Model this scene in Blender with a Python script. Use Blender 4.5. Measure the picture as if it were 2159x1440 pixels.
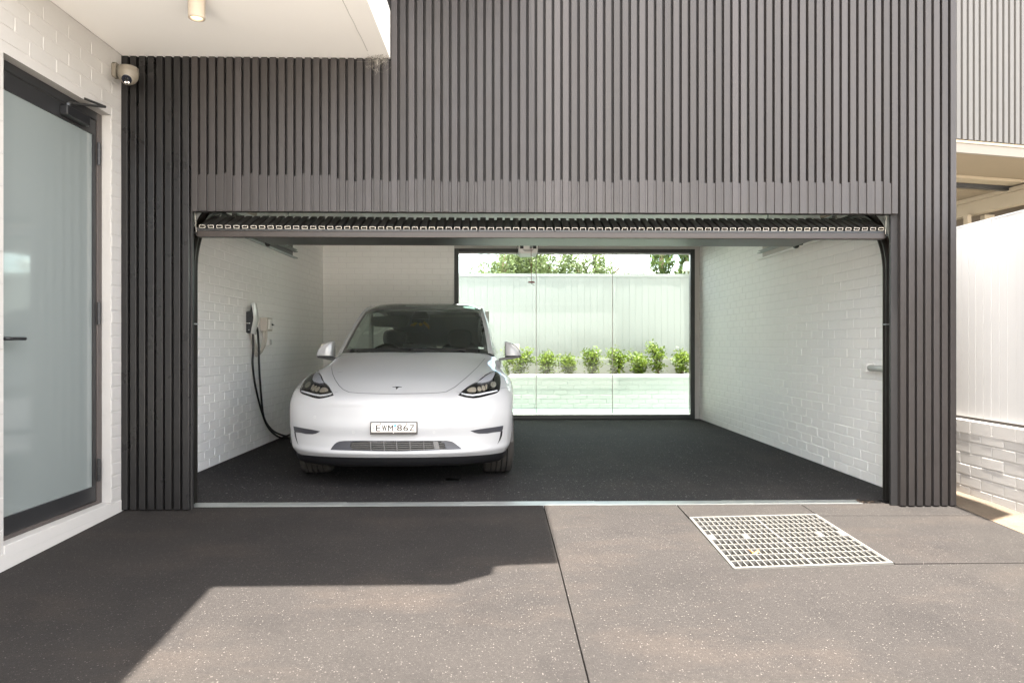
import bpy, bmesh, math, random
import numpy as np
from mathutils import Vector, Matrix
from mathutils.bvhtree import BVHTree
from mathutils.geometry import delaunay_2d_cdt
R = math.radians
random.seed(7)
scene = bpy.context.scene
COL = scene.collection
for o in list(bpy.data.objects): bpy.data.objects.remove(o)

# ------------------------------------------------------------------ camera
YAW, F, CX, CY, CAMH = R(1.3), 1500.0, 1092.0, 727.0, 1.15
cam = bpy.data.cameras.new('camera'); cam_o = bpy.data.objects.new('camera', cam); COL.objects.link(cam_o)
cam.sensor_width = 36.0; cam.lens = 36.0*F/2159.0
cam.shift_x = (1079.5-CX)/2159.0; cam.shift_y = (CY-720.0)/2159.0
cam.clip_start = 0.05; cam.clip_end = 2000
cam_o.location = (0, 0, CAMH); cam_o.rotation_euler = (R(90), 0, -YAW)
scene.camera = cam_o

# ------------------------------------------------------------------ sky, sun, exposure
DX, DY = 0.03, 0.055                       # shadow shift per metre of height
sun_dir = Vector((-DX, -DY, 1.0)).normalized()
EL = math.asin(sun_dir.z); AZ = math.atan2(sun_dir.x, sun_dir.y)
world = bpy.data.worlds.new('World'); scene.world = world; world.use_nodes = True
wn, wl_ = world.node_tree.nodes, world.node_tree.links
wn.clear()
w_out = wn.new('ShaderNodeOutputWorld'); w_bg = wn.new('ShaderNodeBackground')
w_sky = wn.new('ShaderNodeTexSky'); w_sky.sky_type = 'NISHITA'; w_sky.sun_disc = False
w_sky.sun_elevation = EL; w_sky.sun_rotation = AZ; w_sky.air_density = 1.0; w_sky.dust_density = 1.5
w_tc = wn.new('ShaderNodeTexCoord'); w_map = wn.new('ShaderNodeMapping'); w_map.inputs['Scale'].default_value = (1, 1, 2.6)
w_noise = wn.new('ShaderNodeTexNoise'); w_noise.inputs['Scale'].default_value = 3.2; w_noise.inputs['Detail'].default_value = 7
w_noise.inputs['Roughness'].default_value = 0.55
w_ramp = wn.new('ShaderNodeValToRGB'); w_ramp.color_ramp.elements[0].position = 0.38; w_ramp.color_ramp.elements[1].position = 0.56
w_mix = wn.new('ShaderNodeMix'); w_mix.data_type = 'RGBA'
w_mix.inputs['B'].default_value = (7.6, 7.2, 6.7, 1)
wl_.new(w_tc.outputs['Generated'], w_map.inputs['Vector']); wl_.new(w_map.outputs['Vector'], w_noise.inputs['Vector'])
wl_.new(w_noise.outputs['Fac'], w_ramp.inputs['Fac']); wl_.new(w_ramp.outputs['Color'], w_mix.inputs['Factor'])
wl_.new(w_sky.outputs['Color'], w_mix.inputs['A']); wl_.new(w_mix.outputs['Result'], w_bg.inputs['Color'])
w_bg.inputs['Strength'].default_value = 0.12
wl_.new(w_bg.outputs['Background'], w_out.inputs['Surface'])
sun = bpy.data.lights.new('sun', 'SUN'); sun.energy = 4.4; sun.angle = R(0.6); sun.color = (1.0, 0.94, 0.86)
sun_o = bpy.data.objects.new('sun', sun); COL.objects.link(sun_o)
sun_o.rotation_euler = sun_dir.to_track_quat('Z', 'Y').to_euler(); sun_o.location = (0, 2, 12)
vs = scene.view_settings
vs.view_transform = 'Standard'; vs.look = 'None'; vs.gamma = 1.0; vs.use_curve_mapping = False
vs.exposure = 3.25
cy = scene.cycles
cy.max_bounces = 12; cy.diffuse_bounces = 7; cy.glossy_bounces = 5; cy.transparent_max_bounces = 16
cy.transmission_bounces = 6; cy.caustics_reflective = False; cy.caustics_refractive = False
cy.use_denoising = True; cy.sample_clamp_indirect = 8

# ------------------------------------------------------------------ projection helpers (pixel of the photo -> point on a plane)
cs, sn = math.cos(YAW), math.sin(YAW)
def ray(px, py):
    a = (px-CX)/F; b = -(py-CY)/F
    return Vector((sn+a*cs, cs-a*sn, b))
def onY(px, py, Y):
    v = ray(px, py); return Vector((0, 0, CAMH)) + v*(Y/v.y)
def onX(px, py, X):
    v = ray(px, py); return Vector((0, 0, CAMH)) + v*(X/v.x)
def proj(p):
    x = p[0]*cs-p[1]*sn; y = p[0]*sn+p[1]*cs
    return (CX+F*x/y, CY-F*(p[2]-CAMH)/y)
SL = 0.036
def gz(y): return SL*(y-5.1) if y < 5.1 else 0.0

# ------------------------------------------------------------------ materials
MATS = {}
class NT:
    def __init__(s, name):
        s.m = bpy.data.materials.new(name); s.m.use_nodes = True; s.t = s.m.node_tree; s.n = s.t.nodes; s.l = s.t.links
        s.b = s.n['Principled BSDF']; s.out = s.n['Material Output']; s.pos = None
        MATS[name] = s.m
    def new(s, t, **kw):
        n = s.n.new(t)
        for k, v in kw.items(): n.inputs[k].default_value = v
        return n
    def P(s):
        if s.pos is None: s.pos = s.n.new('ShaderNodeNewGeometry')
        return s.pos.outputs['Position']
    def noise(s, scale, detail=3, rough=.5, stretch=None):
        n = s.new('ShaderNodeTexNoise', Scale=scale, Detail=detail, Roughness=rough)
        if stretch:
            m = s.n.new('ShaderNodeMapping'); m.inputs['Scale'].default_value = stretch
            s.l.new(s.P(), m.inputs['Vector']); s.l.new(m.outputs['Vector'], n.inputs['Vector'])
        else: s.l.new(s.P(), n.inputs['Vector'])
        return n.outputs['Fac']
    def ramp(s, fac, stops):
        r = s.n.new('ShaderNodeValToRGB'); e = r.color_ramp.elements
        while len(e) < len(stops): e.new(0.5)
        for i, (p, c) in enumerate(stops):
            e[i].position = p; e[i].color = (c[0], c[1], c[2], 1) if hasattr(c, '__len__') else (c, c, c, 1)
        s.l.new(fac, r.inputs['Fac']); return r.outputs['Color']
    def mix(s, fac, a, b, mode='MIX'):
        m = s.n.new('ShaderNodeMix'); m.data_type = 'RGBA'; m.blend_type = mode
        for k, v in (('Factor', fac), ('A', a), ('B', b)):
            i = m.inputs[k]
            if k == 'Factor' and not hasattr(v, 'links'): i.default_value = v
            elif hasattr(v, 'links'): s.l.new(v, i)
            else: i.default_value = (v[0], v[1], v[2], 1)
        return m.outputs['Result']
    def bump(s, h, strength=.3, dist=.01):
        b = s.new('ShaderNodeBump', Strength=strength, Distance=dist); s.l.new(h, b.inputs['Height'])
        s.l.new(b.outputs['Normal'], s.b.inputs['Normal'])
    def set(s, **kw):
        for k, v in kw.items():
            i = s.b.inputs[k.replace('_', ' ')]
            if hasattr(v, 'links'): s.l.new(v, i)
            else: i.default_value = (*v, 1) if hasattr(v, '__len__') else v
        return s.m
def plain(name, col, rough=.5, metal=0, coat=0, var=.12, nscale=9, bump=0, bscale=120, spec=.5):
    t = NT(name)
    c = t.mix(t.noise(nscale, 4, .6), tuple(q*(1-var) for q in col), tuple(min(1, q*(1+var*.6)) for q in col))
    t.set(Base_Color=c, Roughness=rough, Metallic=metal, Coat_Weight=coat, Specular_IOR_Level=spec)
    if coat: t.b.inputs['Coat Roughness'].default_value = .03
    if bump: t.bump(t.noise(bscale, 3), bump, .004)
    return t.m
def glassmat(name, tint, ior=1.45, rough=0.0, gl=(1, 1, 1)):
    t = NT(name); t.n.remove(t.b)
    tr = t.n.new('ShaderNodeBsdfTransparent'); tr.inputs['Color'].default_value = (*tint, 1)
    g = t.n.new('ShaderNodeBsdfGlossy'); g.inputs['Roughness'].default_value = rough; g.inputs['Color'].default_value = (*gl, 1)
    fr = t.n.new('ShaderNodeFresnel'); fr.inputs['IOR'].default_value = ior
    mx = t.n.new('ShaderNodeMixShader')
    t.l.new(fr.outputs[0], mx.inputs[0]); t.l.new(tr.outputs[0], mx.inputs[1]); t.l.new(g.outputs[0], mx.inputs[2])
    t.l.new(mx.outputs[0], t.out.inputs['Surface']); return t.m
def emitmat(name, col, strength):
    t = NT(name); t.set(Base_Color=col, Roughness=.4, Emission_Color=col); t.b.inputs['Emission Strength'].default_value = strength; return t.m

def concrete(name, dark, light, speck, speck_amt, rough):
    t = NT(name)
    base = t.mix(t.ramp(t.noise(1.3, 5, .6), [(.3, 0), (.75, 1)]), dark, light)
    dappled = t.mix(t.ramp(t.noise(.9, 4, .65, (1, 2.2, 1)), [(.50, 0), (.72, .5)]), base, (light[0]*1.7, light[1]*1.52, light[2]*1.36))  # mottling, with dapples of reflected light painted in as paler warm patches
    dappled = t.mix(t.ramp(t.noise(2.6, 4, .7, (1.5, .8, 1)), [(.52, 0), (.66, .4)]), dappled, (dark[0]*.72, dark[1]*.72, dark[2]*.74))
    grain = t.mix(t.noise(260, 2, .8), (.35, .35, .35), (1.65, 1.65, 1.65))
    dappled = t.mix(1.0, dappled, t.ramp(t.noise(75, 3, .75), [(.36, .85), (.64, 1.15)]), 'MULTIPLY')
    c = t.mix(1.0, dappled, grain, 'MULTIPLY')
    for sc_, th, amt in (((90, .87, .9), (170, .84, .75), (48, .98, .5)) if name != 'garage_concrete' else ((60, .84, 1.0), (110, .82, 1.0), (30, .93, 1.0))):
        v = t.new('ShaderNodeTexVoronoi', Scale=sc_); t.l.new(t.P(), v.inputs['Vector'])
        d = t.ramp(v.outputs['Distance'], [(.19, 1), (.29, 0)])
        sep = t.n.new('ShaderNodeSeparateColor'); t.l.new(v.outputs['Color'], sep.inputs[0])
        r_ = t.ramp(sep.outputs['Red'], [(th, 0), (min(.999, th+.02), amt*speck_amt)])
        f = t.mix(1.0, d, r_, 'MULTIPLY')
        bw = t.n.new('ShaderNodeRGBToBW'); t.l.new(f, bw.inputs[0])
        c = t.mix(bw.outputs[0], c, speck)
    if name == 'garage_concrete':
        c = t.mix(t.ramp(t.noise(2.0, 5, .65, (1.6, .22, 1)), [(.50, 0), (.72, .4)]), c, (.040, .034, .031))
    t.set(Base_Color=c, Roughness=rough, Specular_IOR_Level=.35 if rough < .7 else .2)
    t.bump(t.noise(420, 3, .7), .45, .003)
    return t.m
concrete('aggregate_concrete', (.0172, .0151, .0139), (.0222, .0196, .0178), (.105, .095, .086), .9, .85)
concrete('garage_concrete', (.0140, .0130, .0134), (.019, .0175, .0178), (.17, .16, .15), 1.0, .8)
concrete('strip_concrete', (.085, .066, .047), (.11, .086, .062), (.2, .18, .15), .3, .9)

plain('bounce_ledge_pale', (.66, .64, .61), .7, var=.06, nscale=3)
plain('bounce_paving', (.55, .52, .475), .85, var=.15, nscale=2, bump=.2)
def painted_brick(name, a, b):
    t = NT(name)
    c = t.mix(t.noise(2.2, 5, .65), a, b)
    c = t.mix(t.ramp(t.noise(14, 6, .7), [(.60, 0), (.78, .25)]), c, (a[0]*.8, a[1]*.78, a[2]*.72))
    t.set(Base_Color=c, Roughness=.55, Specular_IOR_Level=.35)
    h = t.mix(.35, t.noise(55, 4, .6), t.noise(240, 3, .7))
    t.bump(h, .35, .004)
    return t.m
painted_brick('white_brick', (.86, .85, .825), (.92, .91, .89))
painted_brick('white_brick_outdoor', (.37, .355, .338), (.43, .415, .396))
painted_brick('mortar_paint', (.79, .78, .76), (.87, .86, .84))
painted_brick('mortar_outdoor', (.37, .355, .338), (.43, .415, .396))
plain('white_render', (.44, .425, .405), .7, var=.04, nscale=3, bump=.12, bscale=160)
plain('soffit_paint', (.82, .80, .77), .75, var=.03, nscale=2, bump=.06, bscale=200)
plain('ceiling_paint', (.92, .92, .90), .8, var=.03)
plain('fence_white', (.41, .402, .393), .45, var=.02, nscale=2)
plain('brown_trim', (.10, .075, .05), .6, var=.08)

def cladding(name, col, rough):
    t = NT(name)
    c = t.mix(t.noise(3.5, 5, .6, (1, 1, .35)), tuple(q*.86 for q in col), tuple(q*1.14 for q in col))
    oi = t.n.new('ShaderNodeObjectInfo')
    c = t.mix(t.ramp(oi.outputs['Random'], [(0, 0), (1, .6)]), c, (col[0]*1.0, col[1]*1.03, col[2]*1.10))
    c = t.mix(1.0, c, t.ramp(oi.outputs['Random'], [(0, .78), (.35, 1.0), (.7, .92), (1, 1.22)]), 'MULTIPLY')
    c = t.mix(t.ramp(t.noise(36, 6, .75, (1, 1, .3)), [(.66, 0), (.8, .5)]), c, (col[0]*1.6, col[1]*1.6, col[2]*1.6))
    # dusty splashes low down near the ground, drips higher up
    c = t.mix(t.ramp(t.noise(90, 3, .8), [(.735, 0), (.755, .55)]), c, (.34, .31, .27))
    t.set(Base_Color=c, Roughness=t.ramp(t.noise(6, 4, .6), [(.3, rough-.06), (.7, rough+.08)]), Specular_IOR_Level=.35)
    t.bump(t.noise(500, 2), .12, .001)
    return t.m
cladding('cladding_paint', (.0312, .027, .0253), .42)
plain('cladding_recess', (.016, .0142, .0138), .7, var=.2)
cladding('cladding_shaded', (.014, .013, .0125), .30)  # darker, glossier copy of the cladding: left pier's shade put into the colour
plain('door_slat_black', (.040, .037, .034), .4, var=.25)
plain('slat_end', (.62, .58, .50), .5, metal=.3, var=.15, nscale=40)
plain('slat_hollow', (.03, .02, .012), .9)
plain('rail_bronze', (.026, .019, .015), .38, metal=.1, var=.2, nscale=14)
plain('steel_black', (.016, .016, .016), .35, var=.3)
plain('steel_galv', (.36, .38, .37), .45, metal=.7, var=.2, nscale=25)
plain('track_dark', (.045, .042, .038), .3, metal=.6, var=.3)
plain('frame_black', (.020, .020, .021), .32, var=.2)
plain('frame_bronze', (.06, .05, .046), .4, var=.1)
plain('window_frame', (.02, .023, .022), .4, var=.2)
plain('drain_steel', (.52, .54, .53), .35, metal=.85, var=.15, nscale=30)
plain('drain_slot', (.09, .095, .095), .6)
plain('grate_zinc', (.135, .129, .117), .6, metal=.15, var=.18, nscale=20)
plain('pit_concrete', (.22, .21, .185), .9, var=.3, nscale=6)
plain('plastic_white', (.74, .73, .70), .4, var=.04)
plain('lamp_cream', (.40, .345, .28), .5, var=.03)
plain('plastic_grey', (.50, .46, .41), .5, var=.06)
plain('plastic_black', (.012, .012, .013), .35, var=.2)
plain('charger_face', (.010, .011, .016), .12, coat=.6, var=.1)
plain('charger_white', (.72, .73, .71), .18, coat=.6, var=.02)
plain('camera_beige', (.165, .145, .115), .5, var=.06)
plain('cable_black', (.008, .008, .008), .45)
plain('red_plastic', (.16, .02, .02), .4)
plain('web_silk', (.20, .185, .16), .8)
plain('dry_leaf', (.42, .16, .03), .7, var=.3)
plain('corrugated_grey', (.075, .070, .064), .5, metal=.0, var=.08)
plain('fascia_cream', (.17, .15, .125), .6, var=.05)
plain('cream_timber', (.27, .225, .16), .6, var=.05)
plain('tan_soffit', (.19, .15, .10), .7, var=.05)
plain('trunk_bark', (.16, .10, .065), .9, var=.35, nscale=20)
plain('soil', (.05, .035, .024), .95, var=.4, nscale=30)
plain('terrain', (.12, .11, .09), .95, var=.25, nscale=.8)
def leafmat(name, a, b):
    t = NT(name); oi = t.noise(7, 3, .7); c = t.mix(t.ramp(oi, [(.3, 0), (.7, 1)]), a, b)
    t.set(Base_Color=c, Roughness=.5)
    tl = t.n.new('ShaderNodeBsdfTranslucent'); t.l.new(c, tl.inputs['Color'])
    mx = t.n.new('ShaderNodeMixShader'); mx.inputs[0].default_value = .4
    t.l.new(t.b.outputs[0], mx.inputs[1]); t.l.new(tl.outputs[0], mx.inputs[2]); t.l.new(mx.outputs[0], t.out.inputs['Surface']); return t.m
leafmat('pepper_leaf', (.10, .135, .05), (.20, .23, .09))
leafmat('cypress_leaf', (.05, .085, .025), (.13, .17, .04))
leafmat('shrub_leaf', (.07, .12, .010), (.21, .255, .03))
glassmat('window_glass', (.82, .885, .85), 1.2)
glassmat('car_glass', (.86, .94, .90), 1.75)
glassmat('car_glass_dark', (.60, .70, .65), 1.5)
glassmat('lens_clear', (.95, .95, .94), 1.3)
def frosted():
    t = NT('frosted_glass'); t.set(Base_Color=(.185, .208, .202), Roughness=.06, Specular_IOR_Level=1.0); return t.m
frosted()
def water():
    t = NT('pool_water'); t.set(Base_Color=(.16, .215, .205), Roughness=.06, IOR=1.33)
    t.bump(t.noise(5, 3, .5, (1, 3, 1)), .25, .05); return t.m
water()
def paint():
    t = NT('car_paint'); t.set(Base_Color=(.44, .44, .443), Roughness=.35, Coat_Weight=1.0, Specular_IOR_Level=.4)
    t.b.inputs['Coat Roughness'].default_value = .02; return t.m
paint()
plain('car_black', (.010, .010, .011), .35, var=.1)
plain('car_gloss_black', (.008, .008, .009), .06, coat=.8, var=.05)
plain('car_grey_plastic', (.045, .045, .052), .45, var=.1)
plain('slat_plastic', (.10, .095, .09), .4, var=.1)
plain('tyre_rubber', (.034, .030, .026), .75, var=.15, nscale=30)
plain('tyre_groove', (.006, .006, .006), .9)
plain('alloy', (.18, .18, .19), .35, metal=.8)
plain('lamp_housing', (.014, .014, .014), .12, coat=.5, var=.1)
plain('lamp_chrome', (.72, .65, .52), .25, metal=.35, var=.35, nscale=70)
plain('lamp_white', (.88, .88, .92), .4, var=.02)
plain('lamp_projector', (.62, .60, .50), .1, metal=.5, coat=.6)
plain('car_seat', (.12, .12, .118), .6, var=.1)
plain('car_trim_light', (.55, .56, .52), .7, var=.05)
plain('screen_back', (.42, .45, .46), .3, var=.03)
plain('plate_cream', (.74, .69, .63), .4, var=.03)
plain('plate_ink', (.012, .011, .010), .4)
plain('plate_frame', (.045, .040, .038), .35, var=.15)
plain('sticker_blue', (.10, .38, .60), .4)
plain('gold', (.90, .55, .06), .4, metal=.0, var=.25, nscale=50)
emitmat('lamp_glow', (1.0, .78, .45), .22)
emitmat('led_white', (1.0, .93, .85), .12)
M = MATS

# ------------------------------------------------------------------ mesh helpers
WL = {}
class MB:
    def __init__(s): s.v = []; s.f = []; s.mi = []
    def add(s, vs, fs, mi=0):
        o = len(s.v); s.v += [tuple(q) for q in vs]
        for f in fs: s.f.append(tuple(o+i for i in f)); s.mi.append(mi)
        return s
    def box(s, x0, x1, y0, y1, z0, z1, mi=0):
        return s.add([(x0,y0,z0),(x1,y0,z0),(x1,y1,z0),(x0,y1,z0),(x0,y0,z1),(x1,y0,z1),(x1,y1,z1),(x0,y1,z1)],
                     [(0,3,2,1),(4,5,6,7),(0,1,5,4),(1,2,6,5),(2,3,7,6),(3,0,4,7)], mi)
    def prism(s, poly, axis, a, b, mi=0):
        """poly: 2-D points, extruded along axis 0/1/2 from a to b"""
        n = len(poly)
        def p3(p, t):
            return {0: (t, p[0], p[1]), 1: (p[0], t, p[1]), 2: (p[0], p[1], t)}[axis]
        vs = [p3(p, a) for p in poly]+[p3(p, b) for p in poly]
        fs = [tuple(range(n-1, -1, -1)), tuple(range(n, 2*n))]+[(i, (i+1) % n, n+(i+1) % n, n+i) for i in range(n)]
        return s.add(vs, fs, mi)
    def tube(s, pts, r, n=8, mi=0, cap=True, radii=None):
        pts = [Vector(p) for p in pts]; rings = []
        up = None
        for i, p in enumerate(pts):
            t = (pts[min(i+1, len(pts)-1)]-pts[max(i-1, 0)]).normalized()
            if up is None:
                up = t.orthogonal().normalized()
            up = (up - t*up.dot(t)); up = up.normalized() if up.length > 1e-6 else t.orthogonal().normalized()
            b = t.cross(up); rr = radii[i] if radii else r
            rings.append([p+(up*math.cos(2*math.pi*k/n)+b*math.sin(2*math.pi*k/n))*rr for k in range(n)])
        vs = [q for r_ in rings for q in r_]; fs = []
        for i in range(len(rings)-1):
            for k in range(n): fs.append((i*n+k, i*n+(k+1) % n, (i+1)*n+(k+1) % n, (i+1)*n+k))
        if cap: fs += [tuple(range(n-1, -1, -1)), tuple((len(rings)-1)*n+k for k in range(n))]
        return s.add(vs, fs, mi)
    def lathe(s, prof, origin, axis=(0, 0, 1), n=24, mi=0):
        ax = Vector(axis).normalized(); u = ax.orthogonal().normalized(); w = ax.cross(u); o = Vector(origin)
        vs = [o+ax*h+(u*math.cos(2*math.pi*k/n)+w*math.sin(2*math.pi*k/n))*r for (r, h) in prof for k in range(n)]
        fs = [(i*n+k, i*n+(k+1) % n, (i+1)*n+(k+1) % n, (i+1)*n+k) for i in range(len(prof)-1) for k in range(n)]
        return s.add(vs, fs, mi)
    def grid(s, P, mi=0, flip=False):
        P = np.asarray(P); a, b = P.shape[:2]
        fs = []
        for i in range(a-1):
            for j in range(b-1):
                q = (i*b+j, i*b+j+1, (i+1)*b+j+1, (i+1)*b+j); fs.append(q[::-1] if flip else q)
        return s.add([tuple(p) for p in P.reshape(-1, 3)], fs, mi)
    def quadlist(s, quads, mi=0):
        for q in quads: s.add(q, [(0, 1, 2, 3)], mi)
        return s
    def mesh(s, name, mats, smooth=False, bevel=0):
        me = bpy.data.meshes.new(name); me.from_pydata(s.v, [], s.f)
        for m in (mats if isinstance(mats, (list, tuple)) else [mats]): me.materials.append(M[m])
        if any(s.mi): me.polygons.foreach_set('material_index', s.mi)
        if smooth: me.polygons.foreach_set('use_smooth', [True]*len(me.polygons))
        if bevel:
            bm = bmesh.new(); bm.from_mesh(me)
            es = [e for e in bm.edges if len(e.link_faces) == 2 and e.calc_face_angle(0) > R(40)]
            bmesh.ops.bevel(bm, geom=es, offset=bevel, segments=2, profile=.6, affect='EDGES', clamp_overlap=True)
            bm.to_mesh(me); bm.free()
        me.update(); return me
def wloc(p): return WL.get(p.name, Vector((0, 0, 0))) if p else Vector((0, 0, 0))
def link(name, data, parent=None, loc=(0, 0, 0), rot=None):
    o = bpy.data.objects.new(name, data); COL.objects.link(o)
    o.location = Vector(loc)-wloc(parent); o.parent = parent
    if rot: o.rotation_euler = rot
    WL[o.name] = Vector(loc); return o
def build(mb, name, mats, parent=None, smooth=False, bevel=0):
    return link(name, mb.mesh(name, mats, smooth, bevel), parent)
def tag(o, label=None, cat=None, group=None, kind=None):
    for k, v in (('label', label), ('category', cat), ('group', group), ('kind', kind)):
        if v: o[k] = v
    return o
def thing(name, label, cat, loc=(0, 0, 0), group=None):
    o = bpy.data.objects.new(name, None); COL.objects.link(o); o.location = loc; o.empty_display_size = .1
    WL[o.name] = Vector(loc); return tag(o, label, cat, group)
def shade_auto(o, ang=35):
    me = o.data; me.polygons.foreach_set('use_smooth', [True]*len(me.polygons))
    me.set_sharp_from_angle(angle=R(ang)); return o
def B(x0, x1, y0, y1, z0, z1): return MB().box(x0, x1, y0, y1, z0, z1)

# ------------------------------------------------------------------ bricks
def brick_mesh(name, L, H, depth, jit, mat='white_brick'):
    """face in the local XZ plane looking to -Y, chamfered"""
    c = .0028; r = random.uniform
    L2, H2 = L/2, H/2
    o = [(-L2+r(-jit, jit), depth, -H2+r(-jit, jit)), (L2+r(-jit, jit), depth, -H2+r(-jit, jit)),
         (L2+r(-jit, jit), depth, H2+r(-jit, jit)), (-L2+r(-jit, jit), depth, H2+r(-jit, jit))]
    m_ = [(q[0], .0035, q[2]) for q in o]
    f = [(q[0]-math.copysign(c, q[0]), r(-.0005, .0005), q[2]-math.copysign(c, q[2])) for q in o]
    mb = MB(); mb.add(o+m_+f, [(8, 9, 10, 11)]+[(4+i, 4+(i+1) % 4, 8+(i+1) % 4, 8+i) for i in range(4)]+[(i, (i+1) % 4, 4+(i+1) % 4, 4+i) for i in range(4)])
    return mb.mesh(name, mat)
BL, BH, JT = .23, .076, .010
FULL = {m: [brick_mesh('brick', BL, BH, .02, .0016, m) for _ in range(6)] for m in ('white_brick', 'white_brick_outdoor')}
HALF = {}
def part_brick(L, m):
    k = (round(L, 2), m)
    if k not in HALF: HALF[k] = brick_mesh('brick', max(.02, k[0]), BH, .02, .0012, m)
    return HALF[k]
def brick_wall(parent, origin, udir, rot, ulen, z0, z1, holes=(), visible=None, limit=300, course=BH+JT, mat='white_brick'):
    """bricks over the vertical plane through origin along udir; rot turns the -Y facing brick into place"""
    udir = Vector(udir); cand = []
    row = 0; z = z0
    while z+BH <= z1+.02:
        off = 0 if row % 2 == 0 else -(BL+JT)/2
        u = off
        while u < ulen:
            a, b = max(u, 0), min(u+BL, ulen)
            segs = [(a, b)]
            for (h0, h1, hz0, hz1) in holes:
                if z+BH > hz0+.02 and z < hz1-.02:
                    ns = []
                    for (p, q) in segs:
                        if q <= h0 or p >= h1: ns.append((p, q)); continue
                        if p < h0-.03: ns.append((p, h0-.0))
                        if q > h1+.03: ns.append((h1+.0, q))
                    segs = ns
            for (p, q) in segs:
                if q-p > .035: cand.append((p, q, z+BH/2))
            u += BL+JT
        z += course; row += 1
    scored = []
    for (p, q, zc) in cand:
        c = Vector(origin)+udir*((p+q)/2); c.z = zc
        a_ = Vector(origin)+udir*p; a_.z = zc; b_ = Vector(origin)+udir*q; b_.z = zc
        px, py = proj(c); w = abs(proj(a_)[0]-proj(b_)[0]); h = F*BH/max(.5, c.y)
        vis = (-20 < px < 2180 and -20 < py < 1460) and (visible is None or visible(px, py, c))
        scored.append((w*h if vis else 0, p, q, c))
    scored.sort(key=lambda t: -t[0])
    rest = MB(); n = 0
    for s_, p, q, c in scored:
        me = random.choice(FULL[mat]) if abs(q-p-BL) < .004 else part_brick(q-p, mat)
        loc = c+Vector((random.uniform(-.0008, .0008), random.uniform(-.0008, .0008), random.uniform(-.001, .001)))
        if s_ > 0 and n < limit:
            link('brick', me, parent, loc, rot); n += 1
        else:
            mt = Matrix.Translation(loc) @ Matrix.Rotation(rot[2], 4, 'Z')
            rest.add([mt @ v.co for v in me.vertices], [tuple(f.vertices) for f in me.polygons])
    if rest.f:
        r_ = build(rest, 'brick_courses', mat, parent); r_['kind'] = 'stuff'

# ================================================================== SETTING
YF = 5.0                                   # front face of the battens
XL, XR = -2.65, 3.252                      # cladding ends
OL, OR_, OZ = -2.17, 2.79, 2.08            # garage opening
GXL, GXR, GYB, GZC = -2.745, 3.075, 11.0, 2.68
tag(build(B(-200, 200, -200, 200, -1.2, -.9), 'ground', 'terrain'), kind='structure')
# garage floor
tag(build(B(GXL, GXR, 5.222, GYB+.03, -.2, 0), 'garage_floor', 'garage_concrete'), kind='structure')
tag(build(MB().box(OR_-.17, OR_-.002, 5.1, 5.216, -.2, -.002), 'threshold_infill', 'aggregate_concrete'), kind='structure')

# driveway of four concrete slabs around the pit
drv = tag(build(MB().add([(-2.64, .5, -.36), (3.25, .5, -.36), (3.25, 1.0, -.35), (-2.64, 1.0, -.35)], [(0, 1, 2, 3)]), 'driveway', 'pit_concrete'), kind='structure')
gp = [Vector((1.262, 4.768)), Vector((2.152, 4.828)), Vector((2.146, 3.846)), Vector((1.240, 3.776))]
def slab(poly):
    n = len(poly); top = [(x, y, gz(y)) for x, y in poly]; bot = [(x, y, gz(y)-.16) for x, y in poly]
    mb = MB().add(top+bot, [tuple(range(n)), tuple(range(2*n-1, n-1, -1))]+[(i, n+i, n+(i+1) % n, (i+1) % n) for i in range(n)])
    build(mb, 'slab', 'aggregate_concrete', drv, bevel=.004)
slab([(-2.64, .5), (.318, .5), (.318, 2.6), (.310, 3.9), (.296, 5.098), (-2.64, 5.098)])
slab([(.3235, .5), (3.25, .5), (3.25, 3.838), (2.15, 3.834), (1.238, 3.772), (1.256, 5.098), (.3015, 5.098), (.3155, 3.9), (.3235, 2.6)])
slab([(1.262, 4.772), (2.152, 4.832), (2.158, 5.098), (1.262, 5.098)])
slab([(2.1535, 3.846), (3.25, 3.846), (3.25, 4.774), (2.158, 4.79)])
slab([(2.157, 4.796), (3.25, 4.779), (3.25, 5.098), (2.164, 5.098)])
tag(build(MB().add([(-30, .49, gz(.49)-.006), (-30, -30, gz(.49)-.2), (34, -30, gz(.49)-.2), (34, .49, gz(.49)-.006)], [(0, 1, 2, 3)]), 'added_bounce_ground', 'bounce_paving'), kind='structure')  # pale ground added behind the camera to bounce light into the garage
tag(build(MB().add([(3.252, .5, gz(.5)), (3.60, .5, gz(.5)), (3.60, 9, .0), (3.252, 9, .0), (3.252, 5.1, 0), (3.60, 5.1, 0)],
    [(0, 1, 5, 4), (4, 5, 2, 3)]), 'path', 'strip_concrete'), kind='structure')

# channel drain: five slotted covers
dr = thing('channel_drain', 'long slotted silver drain channel across the garage threshold', 'drain', (0.2, 5.16, 0))
build(B(OL-.06, OR_-.172, 5.1005, 5.2195, -.10, -.034), 'channel', 'drain_slot', dr)
xs = [OL-.06, -1.13, -.28, .68, 1.62, OR_-.172]
for i in range(5):
    a, b = xs[i]+.001, xs[i+1]-.001; mb = MB(); dz = (0.002, -.0005, .001, -.001, .0005)[i]
    ys = [5.101+k*.0169 for k in range(8)]
    for k in range(7):
        mb.box(a, b, ys[k]+(0.0 if k == 0 else .0028), ys[k+1]-(0.0 if k == 6 else .0028), -.028+dz, .002+dz)
    n = int((b-a)/.14)
    for j in range(n+1):
        x = a+(b-a-.02)*j/n
        for k in range(6): mb.box(x+(k % 2)*.05 if j < n else x, (x+.02+(k % 2)*.05) if j < n else x+.02, ys[k+1]-.0027, ys[k+1]+.0027, -.026+dz, .0008+dz)
    build(mb, 'drain_cover', 'drain_steel', dr)
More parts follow.
